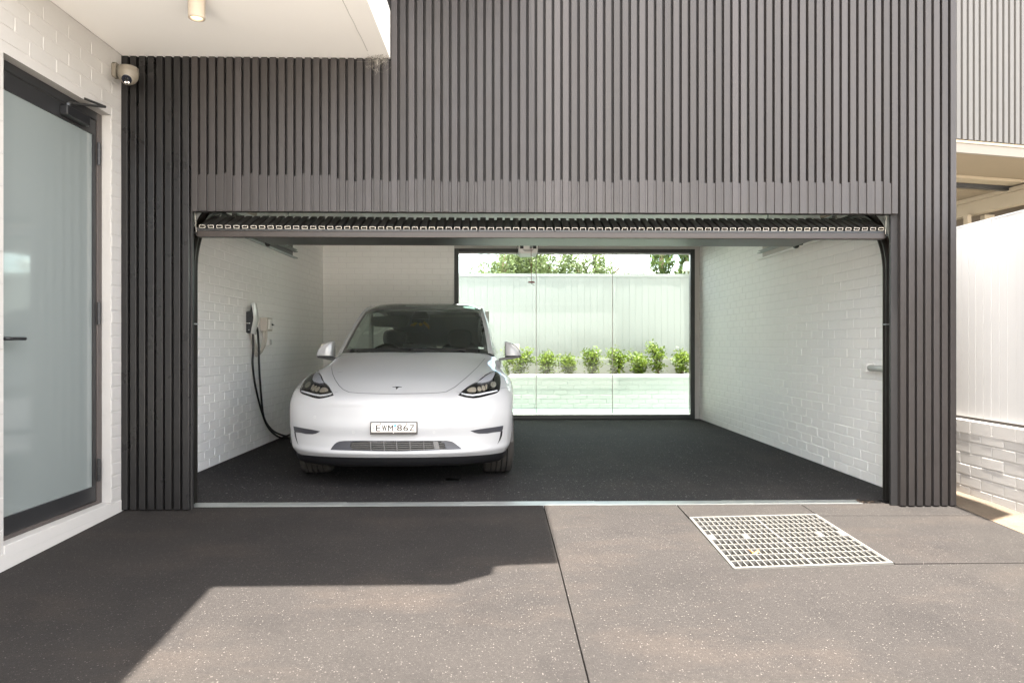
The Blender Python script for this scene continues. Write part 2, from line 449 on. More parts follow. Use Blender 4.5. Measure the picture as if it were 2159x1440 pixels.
# broken corner at the drain's end
mb = MB()
for k in range(14):
    a_ = random.uniform(0, 6.28); x = 2.655+random.gauss(0, .028); y = 5.16+random.gauss(0, .02); r = random.uniform(.006, .02)
    mb.add([(x+r*math.cos(a_+q*2.1)*random.uniform(.7, 1.3), y+r*math.sin(a_+q*2.1), .0) for q in range(3)]+[(x, y, r*.7)], [(0, 1, 3), (1, 2, 3), (2, 0, 3)])
tag(build(mb, 'rubble', 'soil'), 'crumbs of dark debris at the end of the drain', 'debris', kind='stuff')

# pit and grate
e1, e2 = gp[1]-gp[0], gp[3]-gp[0]
def GP(u, v, dz=0):
    p = gp[0]+e1*u+e2*v+(gp[0]+gp[2]-gp[1]-gp[3])*u*v
    return (p.x, p.y, gz(p.y)+dz)
gt = thing('drain_grate', 'square pale galvanised pit grate set in the sunlit driveway', 'grate', GP(.5, .5))
ZG = .004
def flat_bar(mb, a, b, w, z0, z1):
    a, b = Vector(a), Vector(b); d = (b-a); d.z = 0; d.normalize(); n = Vector((-d.y, d.x, 0))*w/2
    vs = []
    for p in (a-n, b-n, b+n, a+n): vs.append(p+Vector((0, 0, z0)))
    for p in (a-n, b-n, b+n, a+n): vs.append(p+Vector((0, 0, z1)))
    mb.add(vs, [(0,3,2,1),(4,5,6,7),(0,1,5,4),(1,2,6,5),(2,3,7,6),(3,0,4,7)])
pit = MB()
for (a, b) in (((0, 0), (1, 0)), ((1, 0), (1, 1)), ((1, 1), (0, 1)), ((0, 1), (0, 0))):
    p, q = GP(*a), GP(*b); pit.add([p, q, (q[0], q[1], -.42), (p[0], p[1], -.42)], [(0, 1, 2, 3)])
pit.add([GP(*c)[:2]+(-.41,) for c in ((0, 0), (1, 0), (1, 1), (0, 1))], [(0, 1, 2, 3)])
build(pit, 'pit_wall', 'pit_concrete', gt)
fr = MB()
for (a, b) in (((0, 0), (1, 0)), ((1, 0), (1, 1)), ((1, 1), (0, 1)), ((0, 1), (0, 0))):
    flat_bar(fr, GP(a[0]*.988+.006, a[1]*.988+.006), GP(b[0]*.988+.006, b[1]*.988+.006), .010, -.05, ZG)
build(fr, 'frame', 'grate_zinc', gt)
for half in range(2):
    u0, u1 = (.018, .497) if half == 0 else (.503, .982)
    mb = MB(); v0, v1 = .02, .98
    for k in range(13):
        u = u0+(u1-u0)*k/12; flat_bar(mb, GP(u, v0), GP(u, v1), .0055 if k % 12 else .007, -.045, ZG-.003)
    for k in range(11):
        v = v0+(v1-v0)*k/10; flat_bar(mb, GP(u0-.003, v), GP(u1+.003, v), .009, -.02, ZG)
    for (k, jv) in ((0, 4), (6+half*(-2), 4)):
        u = u0+(u1-u0)*((k if half == 0 else (11-k))+.06)/12; ua = u+(u1-u0)*.9/12; va, vb = v0+(v1-v0)*jv/10, v0+(v1-v0)*(jv+.95)/10
        mb.add([GP(u, va, ZG+.001), GP(ua, va, ZG+.001), GP(ua, vb, ZG+.001), GP(u, vb, ZG+.001)], [(0, 1, 2, 3)])
    build(mb, 'grate_panel', 'grate_zinc', gt)

# ------------------------------------------------------------------ cladding wall
cl = thing('batten_cladding_wall', 'tall dark charcoal wall of vertical metal battens above the garage opening', 'wall', (.3, YF+.07, 0))
build(B(XL-.11, OL, YF+.039, YF+.06, -.1, 4.8), 'backing', 'cladding_recess', cl)
build(B(OR_, XR, YF+.039, YF+.06, -.1, 4.8), 'backing', 'cladding_recess', cl)
build(B(OL, OR_, YF+.039, YF+.06, OZ, 4.8), 'backing', 'cladding_recess', cl)
PITCH, BW = .0602, .0415
def batten_mesh(z0, z1, m='cladding_paint'):
    return B(-BW/2, BW/2, 0, .0385, z0, z1).mesh('batten', m, bevel=.0025)
bm_cache = {}
def batten(x, z0, z1, y=0.0):
    m = 'cladding_shaded' if x < OL-.012 else 'cladding_paint'
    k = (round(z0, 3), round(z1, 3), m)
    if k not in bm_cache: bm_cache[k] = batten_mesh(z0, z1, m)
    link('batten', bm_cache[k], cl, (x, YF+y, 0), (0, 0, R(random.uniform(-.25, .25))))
CANX, CANZ = -.783, 3.159
fil = {}
for i in range(98):
    x = XL+.03+i*PITCH
    if x > XR-.01: break
    top = 4.8 if x-BW/2 > CANX else CANZ-.004
    if OL-.012 < x < OR_+.012: z0 = OZ+random.uniform(-.0015, .0015)
    else: z0 = .004
    batten(x, round(z0, 3), top, random.uniform(-.0012, .0012))
    xg = x+PITCH/2
    if OL+.01 < xg < OR_-.01:
        zt = 2.335 if xg < -1.15 else 2.30
        zt = round(zt+random.choice((0, .004, -.006, .012)), 3)
        if zt not in fil: fil[zt] = B(-.0074, .0074, 0, .029, OZ+.002, zt).mesh('filler_strip', 'cladding_paint')
        link('filler_strip', fil[zt], cl, (xg, YF+.006+random.uniform(0, .003), 0))
build(B(OL-.0015, OL+.002, YF+.041, YF+.059, 0.003, OZ-.002), 'jamb_trim', 'steel_black', cl)
build(B(OR_-.002, OR_+.0015, YF+.041, YF+.059, 0.003, OZ-.002), 'jamb_trim', 'steel_black', cl)
build(MB().prism([(3.08, 4.42), (3.09, 4.37), (3.35, 4.53), (3.35, 8.0), (3.255, 8.0), (3.255, 5.3), (3.08, 5.3)], 2, 4.802, 4.95), 'shadow_slab', 'cladding_recess', cl)  # unseen slab added above the frame, shaped to shade the side path

# inner garage walls
def vis_garage(px, py, c):
    if not (405 < px < 1885 and py > 505): return False
    if 615 < px < 1078 and py > 745: return False
    return True
gl = thing('garage_side_wall', 'white painted brick garage wall carrying the car charger', 'wall', (GXL, 8, 0))
build(B(GXL-.25, GXL-.0026, YF+.062, GYB+.2, -.1, 4.8), 'wall_core', 'mortar_paint', gl)
brick_wall(gl, (GXL, YF+.07, 0), (0, 1, 0), (0, 0, R(90)), GYB-YF-.07, .006, GZC, visible=vis_garage)
gr = thing('garage_side_wall', 'bare white painted brick garage wall opposite the charger with a pipe', 'wall', (GXR, 8, 0))
build(B(GXR+.0026, GXR+.175, YF+.062, GYB+.2, -.1, 4.8), 'wall_core', 'mortar_paint', gr)
brick_wall(gr, (GXR, YF+.07, 0), (0, 1, 0), (0, 0, R(-90)), GYB-YF-.07, .006, GZC, visible=vis_garage)
gb = thing('garage_back_wall', 'white brick back wall beside the big window behind the car', 'wall', (-1.7, GYB, 0))
build(B(GXL-.0026, -.735, GYB+.0026, GYB+.2, -.1, 2.9), 'wall_core', 'mortar_paint', gb)
brick_wall(gb, (GXL, GYB, 0), (1, 0, 0), (0, 0, 0), -.735-GXL, .006, GZC, visible=lambda px, py, c: py < 750 and py > 505 and not (760 < px < 1030 and py > 648))
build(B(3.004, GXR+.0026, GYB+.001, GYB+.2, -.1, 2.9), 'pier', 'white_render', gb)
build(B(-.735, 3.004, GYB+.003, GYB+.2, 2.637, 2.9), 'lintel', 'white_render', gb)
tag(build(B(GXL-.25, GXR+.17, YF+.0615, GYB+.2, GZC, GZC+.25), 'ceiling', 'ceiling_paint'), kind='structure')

# rear window: black frame, three glass panes
rw = thing('rear_window', 'large black framed fixed window looking out to the pool', 'window', (1.135, GYB+.05, 0))
wx0, wx1, wz0, wz1 = -.732, 3.001, .003, 2.634
ff = .066
build(B(wx0, wx0+ff, GYB-.01, GYB+.10, wz0, wz1), 'frame_bar', 'window_frame', rw, bevel=.003)
build(B(wx1-ff, wx1, GYB-.01, GYB+.10, wz0, wz1), 'frame_bar', 'window_frame', rw, bevel=.003)
build(B(wx0+ff, wx1-ff, GYB-.008, GYB+.10, wz0, wz0+.062), 'frame_bar', 'window_frame', rw, bevel=.003)
build(B(wx0+ff, wx1-ff, GYB-.008, GYB+.10, wz1-.055, wz1), 'frame_bar', 'window_frame', rw, bevel=.003)
build(B(wx0+ff, wx1-ff, GYB+.02, GYB+.09, wz1-.075, wz1-.056), 'glazing_bead', 'fence_white', rw)
jx = [wx0+ff, .535, 1.725, wx1-ff]
for i in range(3):
    build(B(jx[i]+.004, jx[i+1]-.004, GYB+.045, GYB+.055, wz0+.06, wz1-.05), 'pane', 'window_glass', rw)
for x in jx[1:3]: build(B(x-.0045, x+.0045, GYB+.043, GYB+.057, wz0+.061, wz1-.051), 'silicone_joint', 'plastic_grey', rw)

# ------------------------------------------------------------------ left house wall with the side door
LX = -2.64
DY0, DY1, DZ0, DZ1 = 3.835, 4.874, .085, 2.70
lw = thing('house_wall', 'white painted brick house wall round the frosted side door', 'wall', (LX, 4, 0))
for (a, b, c, d) in ((.3, DY0, -1, 5.0), (DY1, YF+.036, -1, 5.0), (DY0, DY1, DZ1, 5.0), (DY0, DY1, -1, DZ0-.07)):
    build(B(LX-.30, LX-.0028, a, b, c, d), 'wall_core', 'mortar_outdoor', lw)
build(B(LX-.09, LX+.004, DY0-.0, DY1-.0, DZ0-.069, DZ0), 'door_sill', 'white_render', lw, bevel=.004)
build(MB().add([(LX+.0035, .3, gz(.3)-.1), (LX+.0035, 4.995, -.01), (LX+.0035, 4.995, .075), (LX+.0035, .3, gz(.3)+.115),
                (LX-.004, .3, gz(.3)-.1), (LX-.004, 4.995, -.01), (LX-.004, 4.995, .075), (LX-.004, .3, gz(.3)+.115)],
      [(0, 1, 2, 3), (3, 2, 6, 7), (1, 5, 6, 2), (0, 3, 7, 4)]), 'plinth', 'white_render', lw)
brick_wall(lw, (LX, 2.0, 0), (0, 1, 0), (0, 0, R(90)), YF-2.0, .0955, 3.15,
           holes=((DY0-2.0, DY1-2.0, -.1, DZ1),), limit=300, mat='white_brick_outdoor')

sd = thing('side_door', 'black framed frosted glass door in the white brick wall', 'door', (LX-.06, 4.4, DZ0))
fx0, fx1 = LX-.13, LX-.062
build(B(fx0, fx1, DY1-.055, DY1-.002, DZ0, DZ1-.002), 'frame', 'frame_bronze', sd, bevel=.003)
build(B(fx0, fx1, DY0+.002, DY0+.02, DZ0, DZ1-.002), 'frame', 'frame_bronze', sd, bevel=.003)
build(B(fx0, fx1, DY0+.02, DY1-.055, DZ1-.055, DZ1-.002), 'frame', 'frame_black', sd, bevel=.003)
build(B(fx0, fx1, DY0+.02, DY1-.055, DZ0+.001, DZ0+.022), 'threshold', 'frame_bronze', sd, bevel=.003)
la, lb, lz0, lz1 = DY0+.022, DY1-.058, DZ0+.026, DZ1-.06
lx0, lx1 = LX-.118, LX-.070
leaf = build(B(lx0, lx1, la, lb, lz0, lz0+.098), 'leaf_frame', 'frame_black', sd, bevel=.003)
build(B(lx0, lx1, la, lb, lz1-.095, lz1), 'leaf_frame', 'frame_black', sd, bevel=.003)
build(B(lx0, lx1, lb-.022, lb, lz0+.098, lz1-.095), 'leaf_frame', 'frame_black', sd, bevel=.003)
build(B(lx0, lx1, la, la+.012, lz0+.098, lz1-.095), 'leaf_frame', 'frame_black', sd, bevel=.003)
build(B(lx0+.018, lx1-.012, la+.012, lb-.022, lz0+.098, lz1-.095), 'glass_panel', 'frosted_glass', sd)
build(B(lx1-.011, lx1-.004, lb-.030, lb-.0225, lz0+.10, lz1-.097), 'glazing_bead', 'steel_black', sd)
for zc in (2.425, 1.36, .315):
    h = build(MB().tube([(fx1+.006, DY1-.052, zc-.075), (fx1+.006, DY1-.052, zc+.075)], .011, 10), 'hinge', 'plastic_black', sd)
    build(B(fx1-.001, fx1+.006, DY1-.05, DY1-.022, zc-.07, zc+.07), 'hinge_leaf', 'frame_black', h, bevel=.002)
    for dz in (-.027, .027): build(MB().tube([(fx1+.006, DY1-.052, zc+dz-.001), (fx1+.006, DY1-.052, zc+dz+.001)], .0118, 10), 'hinge_ring', 'frame_bronze', h)
hd = build(MB().tube([(lx1, 3.885, 1.183), (lx1+.052, 3.885, 1.183), (lx1+.058, 3.895, 1.183), (lx1+.058, 4.022, 1.184), (lx1+.050, 4.032, 1.184)], .0095, 10), 'handle', 'plastic_black', sd, smooth=True)
clo = build(B(lx1+.001, lx1+.052, 4.42, 4.665, 2.562, 2.622), 'door_closer', 'plastic_black', sd, bevel=.008)
build(MB().tube([(lx1+.028, 4.46, 2.622), (lx1+.028, 4.46, 2.64)], .018, 12), 'closer_pivot', 'frame_black', clo)
build(MB().tube([(lx1+.028, 4.46, 2.643), (LX+.055, 4.70, 2.70)], .0085, 6), 'closer_arm', 'steel_black', clo)
build(MB().tube([(LX+.055, 4.70, 2.70), (LX+.002, 4.56, 2.705)], .0085, 6), 'closer_arm', 'steel_black', clo)
build(B(LX-.052, LX-.035, 4.655, 4.675, 2.563, 2.572), 'closer_screw', 'steel_galv', clo)

# canopy
ca = thing('porch_canopy', 'white rendered canopy soffit over the side door', 'canopy', (-1.7, 4.0, CANZ))
build(B(LX+.001, CANX, 3.47, YF+.036, CANZ, CANZ+.34), 'slab', 'soffit_paint', ca, bevel=.004)
build(MB().tube([(CANX-.155+random.uniform(-.002, .002)+k*.0015, 3.5+k*.107, CANZ-.0005) for k in range(14)], .0028, 5), 'sealant_bead', 'white_render', ca)
dl = thing('downlight', 'cylindrical white surface downlight glowing under the canopy', 'light', (-1.775, 4.19, CANZ))
dlp = Vector((-1.768, 4.165, 0))
build(MB().lathe([(0, CANZ-.001), (.047, CANZ-.001), (.047, CANZ-.118), (.045, CANZ-.121), (.036, CANZ-.121), (.035, CANZ-.112)], dlp, n=28), 'housing', 'lamp_cream', dl, smooth=False)
shade_auto(dl.children[0], 30)
build(MB().lathe([(.0345, CANZ-.113), (.0, CANZ-.113)], dlp, n=24), 'bulb', 'lamp_glow', dl)

# upper storey slabs above the frame (they throw the driveway shadow)
ZU = 4.3; sx, sy = DX*ZU, DY*ZU
def unsh(p): return (p[0]-sx, p[1]-sy)
shp = [(.306, 5.6), (.306, 3.885), (.04, 3.858), (-.045, 3.838), (-.055, 3.717), (-.245, 3.578), (-1.45, 3.574), (-1.40, 2.63), (-1.38, 0), (-3.2, 0), (-3.2, 5.6)]
tag(build(MB().prism([unsh(p) for p in shp], 2, ZU, ZU+.25), 'upper_roof', 'white_render'), kind='structure')

# CCTV camera
cc = thing('security_camera', 'beige turret security camera on a wall arm beside the canopy', 'camera', (LX, 4.9, 3.02))
build(MB().prism([(4.868, 2.975), (4.868, 3.05), (4.88, 3.062), (4.925, 3.062), (4.937, 3.05), (4.937, 2.975), (4.925, 2.963), (4.88, 2.963)], 0, LX+.001, LX+.03), 'wall_plate', 'camera_beige', cc, bevel=.004)
build(MB().tube([(LX+.028, 4.905, 3.012), (LX+.06, 4.89, 3.008), (LX+.09, 4.87, 3.005)], .016, 10, radii=[.026, .019, .018]), 'arm', 'camera_beige', cc, smooth=True)
cp = Vector((-2.518, 4.855, 2.99))
bd = build(MB().lathe([(0, .032), (.055, .030), (.063, .024), (.065, .0), (.066, -.002), (.066, -.012), (.062, -.04), (.052, -.062), (.036, -.078), (0, -.084)], cp, n=32), 'body', 'camera_beige', cc); shade_auto(bd, 30)
ld = Vector((.30, -1, -.75)).normalized(); lo = cp+Vector((0, 0, -.034))
ball = build(MB().lathe([(.053*math.sin(R(a)), .053*math.cos(R(a))) for a in range(140, 32, -9)]+[(.030, .0445)], lo+ld*.012, ld, n=28), 'eyeball', 'camera_beige', cc, smooth=True)
build(MB().lathe([(.031, .0575), (.028, .0582), (0, .0585)], lo+ld*.002, ld, n=28), 'lens_window', 'charger_face', cc)
build(MB().lathe([(.012, .0595), (.009, .062), (.0, .061)], lo+ld*.002, ld, n=20), 'lens', 'lamp_housing', cc)
u_ = ld.cross(Vector((0, 0, 1))).normalized(); w_ = u_.cross(ld)
for s in (-1, 1): build(MB().lathe([(.0062, .0592), (0, .060)], lo+ld*.002-w_*.020+u_*s*.009, ld, n=12), 'led', 'led_white', cc)

# cobweb under the canopy corner
mb = MB(); rw_ = random.Random(3); base = Vector((-.865, 4.965, CANZ-.002))
for k in range(46):
    a = base+Vector((rw_.uniform(-.075, .085), rw_.uniform(-.03, .03), 0)); b = base+Vector((rw_.gauss(0, .04), rw_.uniform(-.02, .03), -abs(rw_.gauss(.05, .03))))
    mb.tube([a, (a+b)/2+Vector((0, 0, -.012)), b], .0006, 3, cap=False)
for k in range(40):
    a = base+Vector((rw_.gauss(0, .035), rw_.uniform(-.02, .03), -abs(rw_.gauss(.055, .03)))); b = a+Vector((rw_.gauss(0, .02), rw_.uniform(-.01, .01), rw_.gauss(0, .02)))
    mb.tube([a, b], .0008, 3, cap=False)
mb.lathe([(0, .02), (.005, .008), (.006, -.006), (0, -.022)], base+Vector((.0, 0, -.045)), n=6)
tag(build(mb, 'cobweb', 'web_silk'), 'wispy grey cobweb hanging under the canopy corner', 'cobweb')

# ================================================================== GARAGE DOOR AND HARDWARE
gd = thing('garage_door', 'raised black slatted overhead door folded under the lintel', 'garage door', (.3, 5.1, 1.95))
TA = R(23.5); dY_, dZ_ = math.cos(TA), math.sin(TA)
DL = .290
tb = MB(); w2, t2, wl2 = .0205, .011, .0035
def ring(y, w, t): return [(-w, y, -t), (w, y, -t), (w, y, t), (-w, y, t)]
vs = ring(0, w2, t2)+ring(DL, w2, t2)+ring(0, w2-wl2, t2-wl2)+ring(.05, w2-wl2, t2-wl2)
tb.add(vs, [(0, 1, 5, 4), (1, 2, 6, 5), (2, 3, 7, 6), (3, 0, 4, 7), (4, 5, 6, 7)], 0)
tb.add(vs, [(0, 8, 9, 1), (1, 9, 10, 2), (2, 10, 11, 3), (3, 11, 8, 0)], 1)
tb.add(vs, [(8, 12, 13, 9), (9, 13, 14, 10), (10, 14, 15, 11), (11, 15, 12, 8), (12, 15, 14, 13)], 2)
slat_me = tb.mesh('door_slat', ['door_slat_black', 'slat_end', 'slat_hollow'])
tb2 = MB(); tb2.v, tb2.f = list(tb.v), list(tb.f); tb2.mi = list(tb.mi)
slat_me2 = tb2.mesh('door_slat', ['door_slat_black', 'plastic_grey', 'slat_hollow'])
nslat = 82
def sag(x): return -.010*max(0, 1-((x-.31)/2.45)**2)
for i in range(nslat):
    x = OL+.045+i*PITCH
    if x > OR_-.02: break
    p = Vector((x, 5.098, 1.989+sag(x)))
    me = slat_me if (x < -.4 and random.random() < .92) or random.random() < .45 else slat_me2
    link('door_slat', me, gd, p, (TA+R(random.uniform(-.4, .4)), 0, R(random.uniform(-.5, .5))))
def tilt_panel(off0, off1, a, b, x0, x1):
    o = Vector((0, 5.098, 1.985)); n = Vector((0, -dZ_, dY_)); d = Vector((0, dY_, dZ_))
    q = []
    for x in (x0, x1):
        for (t, m) in ((a, off0), (b, off0), (b, off1), (a, off1)):
            p = o+d*t+n*m; q.append((x, p.y, p.z))
    return MB().add(q, [(3, 2, 1, 0), (4, 5, 6, 7), (0, 1, 5, 4), (1, 2, 6, 5), (2, 3, 7, 6), (3, 0, 4, 7)])
build(tilt_panel(-.055, -.016, .012, DL-.02, OL+.03, OR_-.03), 'door_panel', 'steel_black', gd)
build(B(OL+.012, OR_-.016, 5.088, 5.150, 1.914, 1.957), 'bottom_rail', 'rail_bronze', gd, bevel=.006)
build(B(OL+.02, OR_-.02, 5.094, 5.13, 1.9575, 1.972), 'rail_lip', 'steel_black', gd, bevel=.002)
for k in range(9):
    x = OL+.35+k*.55
    build(MB().lathe([(.007, -.004), (.007, .0), (0, .003)], (x, 5.0938, 1.965), (0, -1, 0), n=8), 'screw', 'steel_black', gd)
build(B(OL+.03, OR_-.03, 5.43, 6.05, 2.076, 2.100), 'door_panel', 'steel_black', gd)
build(B(OL+.03, OR_-.03, 6.06, 6.66, 2.076, 2.100), 'door_panel', 'steel_black', gd)
build(B(OL-.02, OR_+.06, 6.665, 6.71, 2.094, 2.124), 'stiffener_bar', 'steel_black', gd, bevel=.003)
build(B(OL-.02, OR_+.06, 6.667, 6.705, 2.1245, 2.140), 'stiffener_bar', 'frame_bronze', gd)
for x, s in ((OL+.006, -1), (OR_-.012, 1)):
    br = build(B(x-.012, x+.012, 5.10, 5.16, 1.925, 1.985), 'end_bracket', 'steel_black', gd, bevel=.003)
    build(MB().tube([(x, 5.13, 1.95), (x+s*.05, 5.15, 1.952)], .007, 8), 'roller_pin', 'steel_galv', br)
    build(MB().tube([(x+s*.012, 5.10, 2.10), (x, 5.09, 1.95)], .0016, 5), 'lift_cable', 'slat_end', gd)
    build(MB().tube([(x+s*.02, 6.69, 2.09), (x+s*.02, 6.72, 2.09)], .025, 14), 'roller', 'steel_black', gd)

def sweep(path, prof):
    """path in (y,z); prof list of (x, n) where n is the inward normal offset"""
    rings = []
    for i, p in enumerate(path):
        a = path[max(i-1, 0)]; b = path[min(i+1, len(path)-1)]
        t = Vector((b[0]-a[0], b[1]-a[1])).normalized(); n = Vector((t.y, -t.x))
        rings.append([(x, p[0]+n.x*o, p[1]+n.y*o) for (x, o) in prof])
    k = len(prof); vs = [q for r_ in rings for q in r_]
    fs = [(i*k+j, i*k+(j+1) % k, (i+1)*k+(j+1) % k, (i+1)*k+j) for i in range(len(rings)-1) for j in range(k)]
    fs += [tuple(range(k-1, -1, -1)), tuple((len(rings)-1)*k+j for j in range(k))]
    return MB().add(vs, fs)
for s, X, lab in ((-1, -2.225, 'curved black door track on the charger side of the opening'), (1, 2.845, 'curved black door track on the bare wall side of the opening')):
    tk = thing('door_track', lab, 'track', (X, 5.21, 0), 'garage door tracks')
    arc = [(5.71-.5*math.cos(R(a)), 1.68+.5*math.sin(R(a))) for a in range(0, 91, 6)]
    path = [(5.21, .004), (5.21, .9), (5.21, 1.30)]+arc+[(6.6, 2.19)]
    build(sweep(path, [(X-s*.010, -.026), (X+s*.012, -.026), (X+s*.012, .026), (X-s*.010, .026), (X-s*.010, .018), (X+s*.006, .018), (X+s*.006, -.018), (X-s*.010, -.018)]), 'track', 'track_dark', tk)
    build(sweep([(5.175, .004), (5.175, 1.68)]+[(5.71-.535*math.cos(R(a)), 1.68+.535*math.sin(R(a))) for a in range(6, 70, 6)], [(X+s*.014, -.02), (X+s*.03, -.02), (X+s*.03, .03), (X+s*.014, .03)]), 'wall_angle', 'rail_bronze', tk)
    build(B(min(X-s*.012, X+s*.02), max(X-s*.012, X+s*.02), 5.182, 5.238, 1.296, 1.306), 'track_joint', 'steel_galv', tk)
    XP = X+s*.105
    a, b = sorted((XP, XP-s*.006)); c, d = sorted((XP-s*.0065, XP-s*.045))
    build(B(a, b, 6.2, 7.97, 2.115, 2.285), 'track_plate', 'plastic_grey' if s > 0 else 'frame_bronze', tk)
    for (z0, z1, ye) in ((2.112, 2.124, 8.03), (2.185, 2.193, 8.03), (2.205, 2.212, 8.0), (2.272, 2.286, 8.03)):
        build(B(c, d, 6.2, ye, z0, z1), 'track_flange', 'plastic_white' if (s > 0 and z0 < 2.12) else 'steel_galv', tk)
    build(B(a, b, 7.80, 7.83, 2.287, GZC-.002), 'hanger', 'steel_galv', tk)
    build(B(*sorted((X-s*.02, X+s*.06)), 5.3, 5.75, 2.20, 2.23), 'spring_bracket', 'steel_black', tk)
    build(MB().tube([(X-s*.03, 5.25, 2.24), (X-s*.30, 5.62, 2.17)], .016, 6), 'brace', 'slat_end', tk)

op = thing('door_opener', 'pale garage door opener hanging before the rear window', 'opener', (.32, 8.5, 2.29))
hb = build(MB().prism([(.205, 2.335), (.205, 2.262), (.222, 2.240), (.415, 2.240), (.430, 2.262), (.430, 2.335), (.40, 2.345), (.235, 2.345)], 1, 8.5, 8.86), 'housing', 'plastic_white', op, bevel=.008)
build(MB().prism([(.245, 2.29), (.275, 2.262), (.36, 2.262), (.385, 2.29)], 1, 8.492, 8.499), 'cover_panel', 'fence_white', op)
for x in (.218, .372): build(B(x, x+.042, 8.492, 8.499, 2.297, 2.335), 'lamp_window', 'plastic_black', op, bevel=.003)
build(MB().lathe([(.006, 0), (0, .003)], (.30, 8.491, 2.275), (0, -1, 0), n=8), 'button', 'plastic_grey', op)
build(B(.333, .363, 6.75, 8.49, 2.30, 2.335), 'rail', 'rail_bronze', op)
for x in (.22, .41): build(B(x, x+.012, 8.66, 8.69, 2.346, GZC-.002), 'strap', 'steel_galv', op)
build(MB().tube([(.348, 8.44, 2.30), (.349, 8.44, 2.1), (.350, 8.44, 1.9)], .0032, 6), 'release_cord', 'red_plastic', op)
build(MB().prism([(.312, 1.893), (.316, 1.902), (.385, 1.902), (.391, 1.893), (.391, 1.882), (.312, 1.884)], 1, 8.43, 8.45), 'release_handle', 'red_plastic', op, bevel=.003)
build(MB().tube([(.350, 8.44, 1.885), (.352, 8.44, 1.874), (.375, 8.44, 1.86), (.392, 8.44, 1.852)], .0028, 6), 'cord_tail', 'plastic_black', op)
build(MB().tube([(.20, 8.45, 2.36), (.178, 8.45, 2.30), (.175, 8.45, 2.24), (.20, 8.45, 2.15), (.255, 8.45, 2.075), (.30, 8.45, 2.06), (.35, 8.45, 2.09), (.405, 8.45, 2.17), (.425, 8.45, 2.24), (.437, 8.45, 2.34)], .0028, 6), 'loop_cable', 'cable_black', op, smooth=True)

# ------------------------------------------------------------------ charger on the wall
ch = thing('car_charger', 'black and white wall mounted car charger with hanging cable', 'charger', (GXL, 7.78, 1.42))
def xz(px, py, Y): p = onY(px, py, Y); return (p.x, p.z)
YC = 7.70
back = [xz(516, 702, YC), xz(516, 660, YC)]
prof = [xz(*p, YC) for p in ((519, 657.5), (524, 656.6), (527, 655), (528.6, 650), (529.6, 640.4), (531, 648), (533, 660), (534, 670), (533.4, 676), (531.7, 684), (529.5, 694), (528, 702.5), (522, 702.5), (517.5, 701))]
xw = GXL+.001
bp = [(max(xw, x), z) for x, z in prof]
bp = [(xw, bp[0][1])]+bp+[(xw, bp[-1][1])]
build(MB().prism(bp, 1, YC, YC+.155), 'case', 'charger_face', ch)
fc = [xz(*p, YC) for p in ((529.6, 640.2), (531.4, 648), (533.4, 660), (534.4, 670), (533.8, 676), (532.2, 684), (530, 694), (528.3, 703.5))]
rows = []
for (x, z) in fc:
    rows.append([(x+.0005+.016*math.sin(math.pi*t)**.6, YC-.003+.161*t, z+(.012*math.sin(math.pi*t) if z > 1.5 else 0)-(.012*t if z < 1.3 else 0)) for t in [k/10 for k in range(11)]])
build(MB().grid(rows), 'front_cover', 'charger_white', ch, smooth=True)
for (x, z, r_) in ((xz(526.3, 681.5, YC)[0], xz(526.3, 681.5, YC)[1], .006), (xz(524.7, 695.8, YC)[0], xz(524.7, 695.8, YC)[1], .006)):
    build(MB().lathe([(r_, 0), (0, .001)], (x, YC-.0005, z), (0, -1, 0), n=12), 'indicator', 'plastic_white', ch)
p0 = xz(518.5, 681.5, YC); p1 = xz(525, 681.5, YC)
build(B(p0[0], p1[0], YC-.0015, YC-.0004, p0[1]-.004, p0[1]+.004), 'print_line', 'plastic_grey', ch)
def smooth_path(pts, n=8):
    P = [Vector(p) for p in pts]; P = [P[0]*2-P[1]]+P+[P[-1]*2-P[-2]]; out = []
    for i in range(1, len(P)-2):
        for k in range(n):
            t = k/n; a, b, c, d = P[i-1], P[i], P[i+1], P[i+2]
            out.append(.5*((2*b)+(c-a)*t+(2*a-5*b+4*c-d)*t*t+(3*b-3*c+d-a)*t**3))
    out.append(P[-2]); return out
X2 = -2.70
c1 = [onX(533, 700, X2), onX(533, 706, X2), onX(534, 735, X2), onX(532.5, 765, X2), onX(536, 800, X2), onX(543, 835, X2), onX(551, 865, X2), onX(562, 895, X2), onX(577, 914, X2), Vector((-2.66, 8.72, .014)), Vector((-2.60, 8.98, .013)), Vector((-2.52, 9.1, .013)), Vector((-2.38, 8.9, .013)), Vector((-2.3, 8.6, .013))]
c2 = [onX(541.5, 690, X2), onX(543.5, 702, X2), onX(545.5, 730, X2), onX(546, 765, X2), onX(548, 800, X2), onX(552, 850, X2), onX(556, 878, X2), onX(566, 898, X2), onX(582, 912, X2), Vector((-2.64, 8.9, .013)), Vector((-2.58, 9.2, .013)), Vector((-2.45, 9.35, .013)), Vector((-2.30, 9.2, .013)), Vector((-2.24, 8.9, .013))]
build(MB().tube(smooth_path(c1), .0115, 10), 'charging_cable', 'cable_black', ch, smooth=True)
build(MB().tube(smooth_path(c2), .0115, 10), 'charging_cable', 'cable_black', ch, smooth=True)
ib = thing('isolator_box', 'small grey isolator box with a lever beside the charger', 'switch box', (GXL, 8.25, 1.37))
build(B(GXL+.001, GXL+.085, 8.13, 8.32, 1.305, 1.46), 'case', 'plastic_grey', ib, bevel=.008)
build(B(GXL+.0855, GXL+.10, 8.16, 8.29, 1.33, 1.44), 'cover', 'plastic_white', ib, bevel=.005)
build(MB().prism([(GXL+.095, 1.40), (GXL+.128, 1.374), (GXL+.095, 1.37)], 1, 8.24, 8.26), 'lever', 'plastic_black', ib)
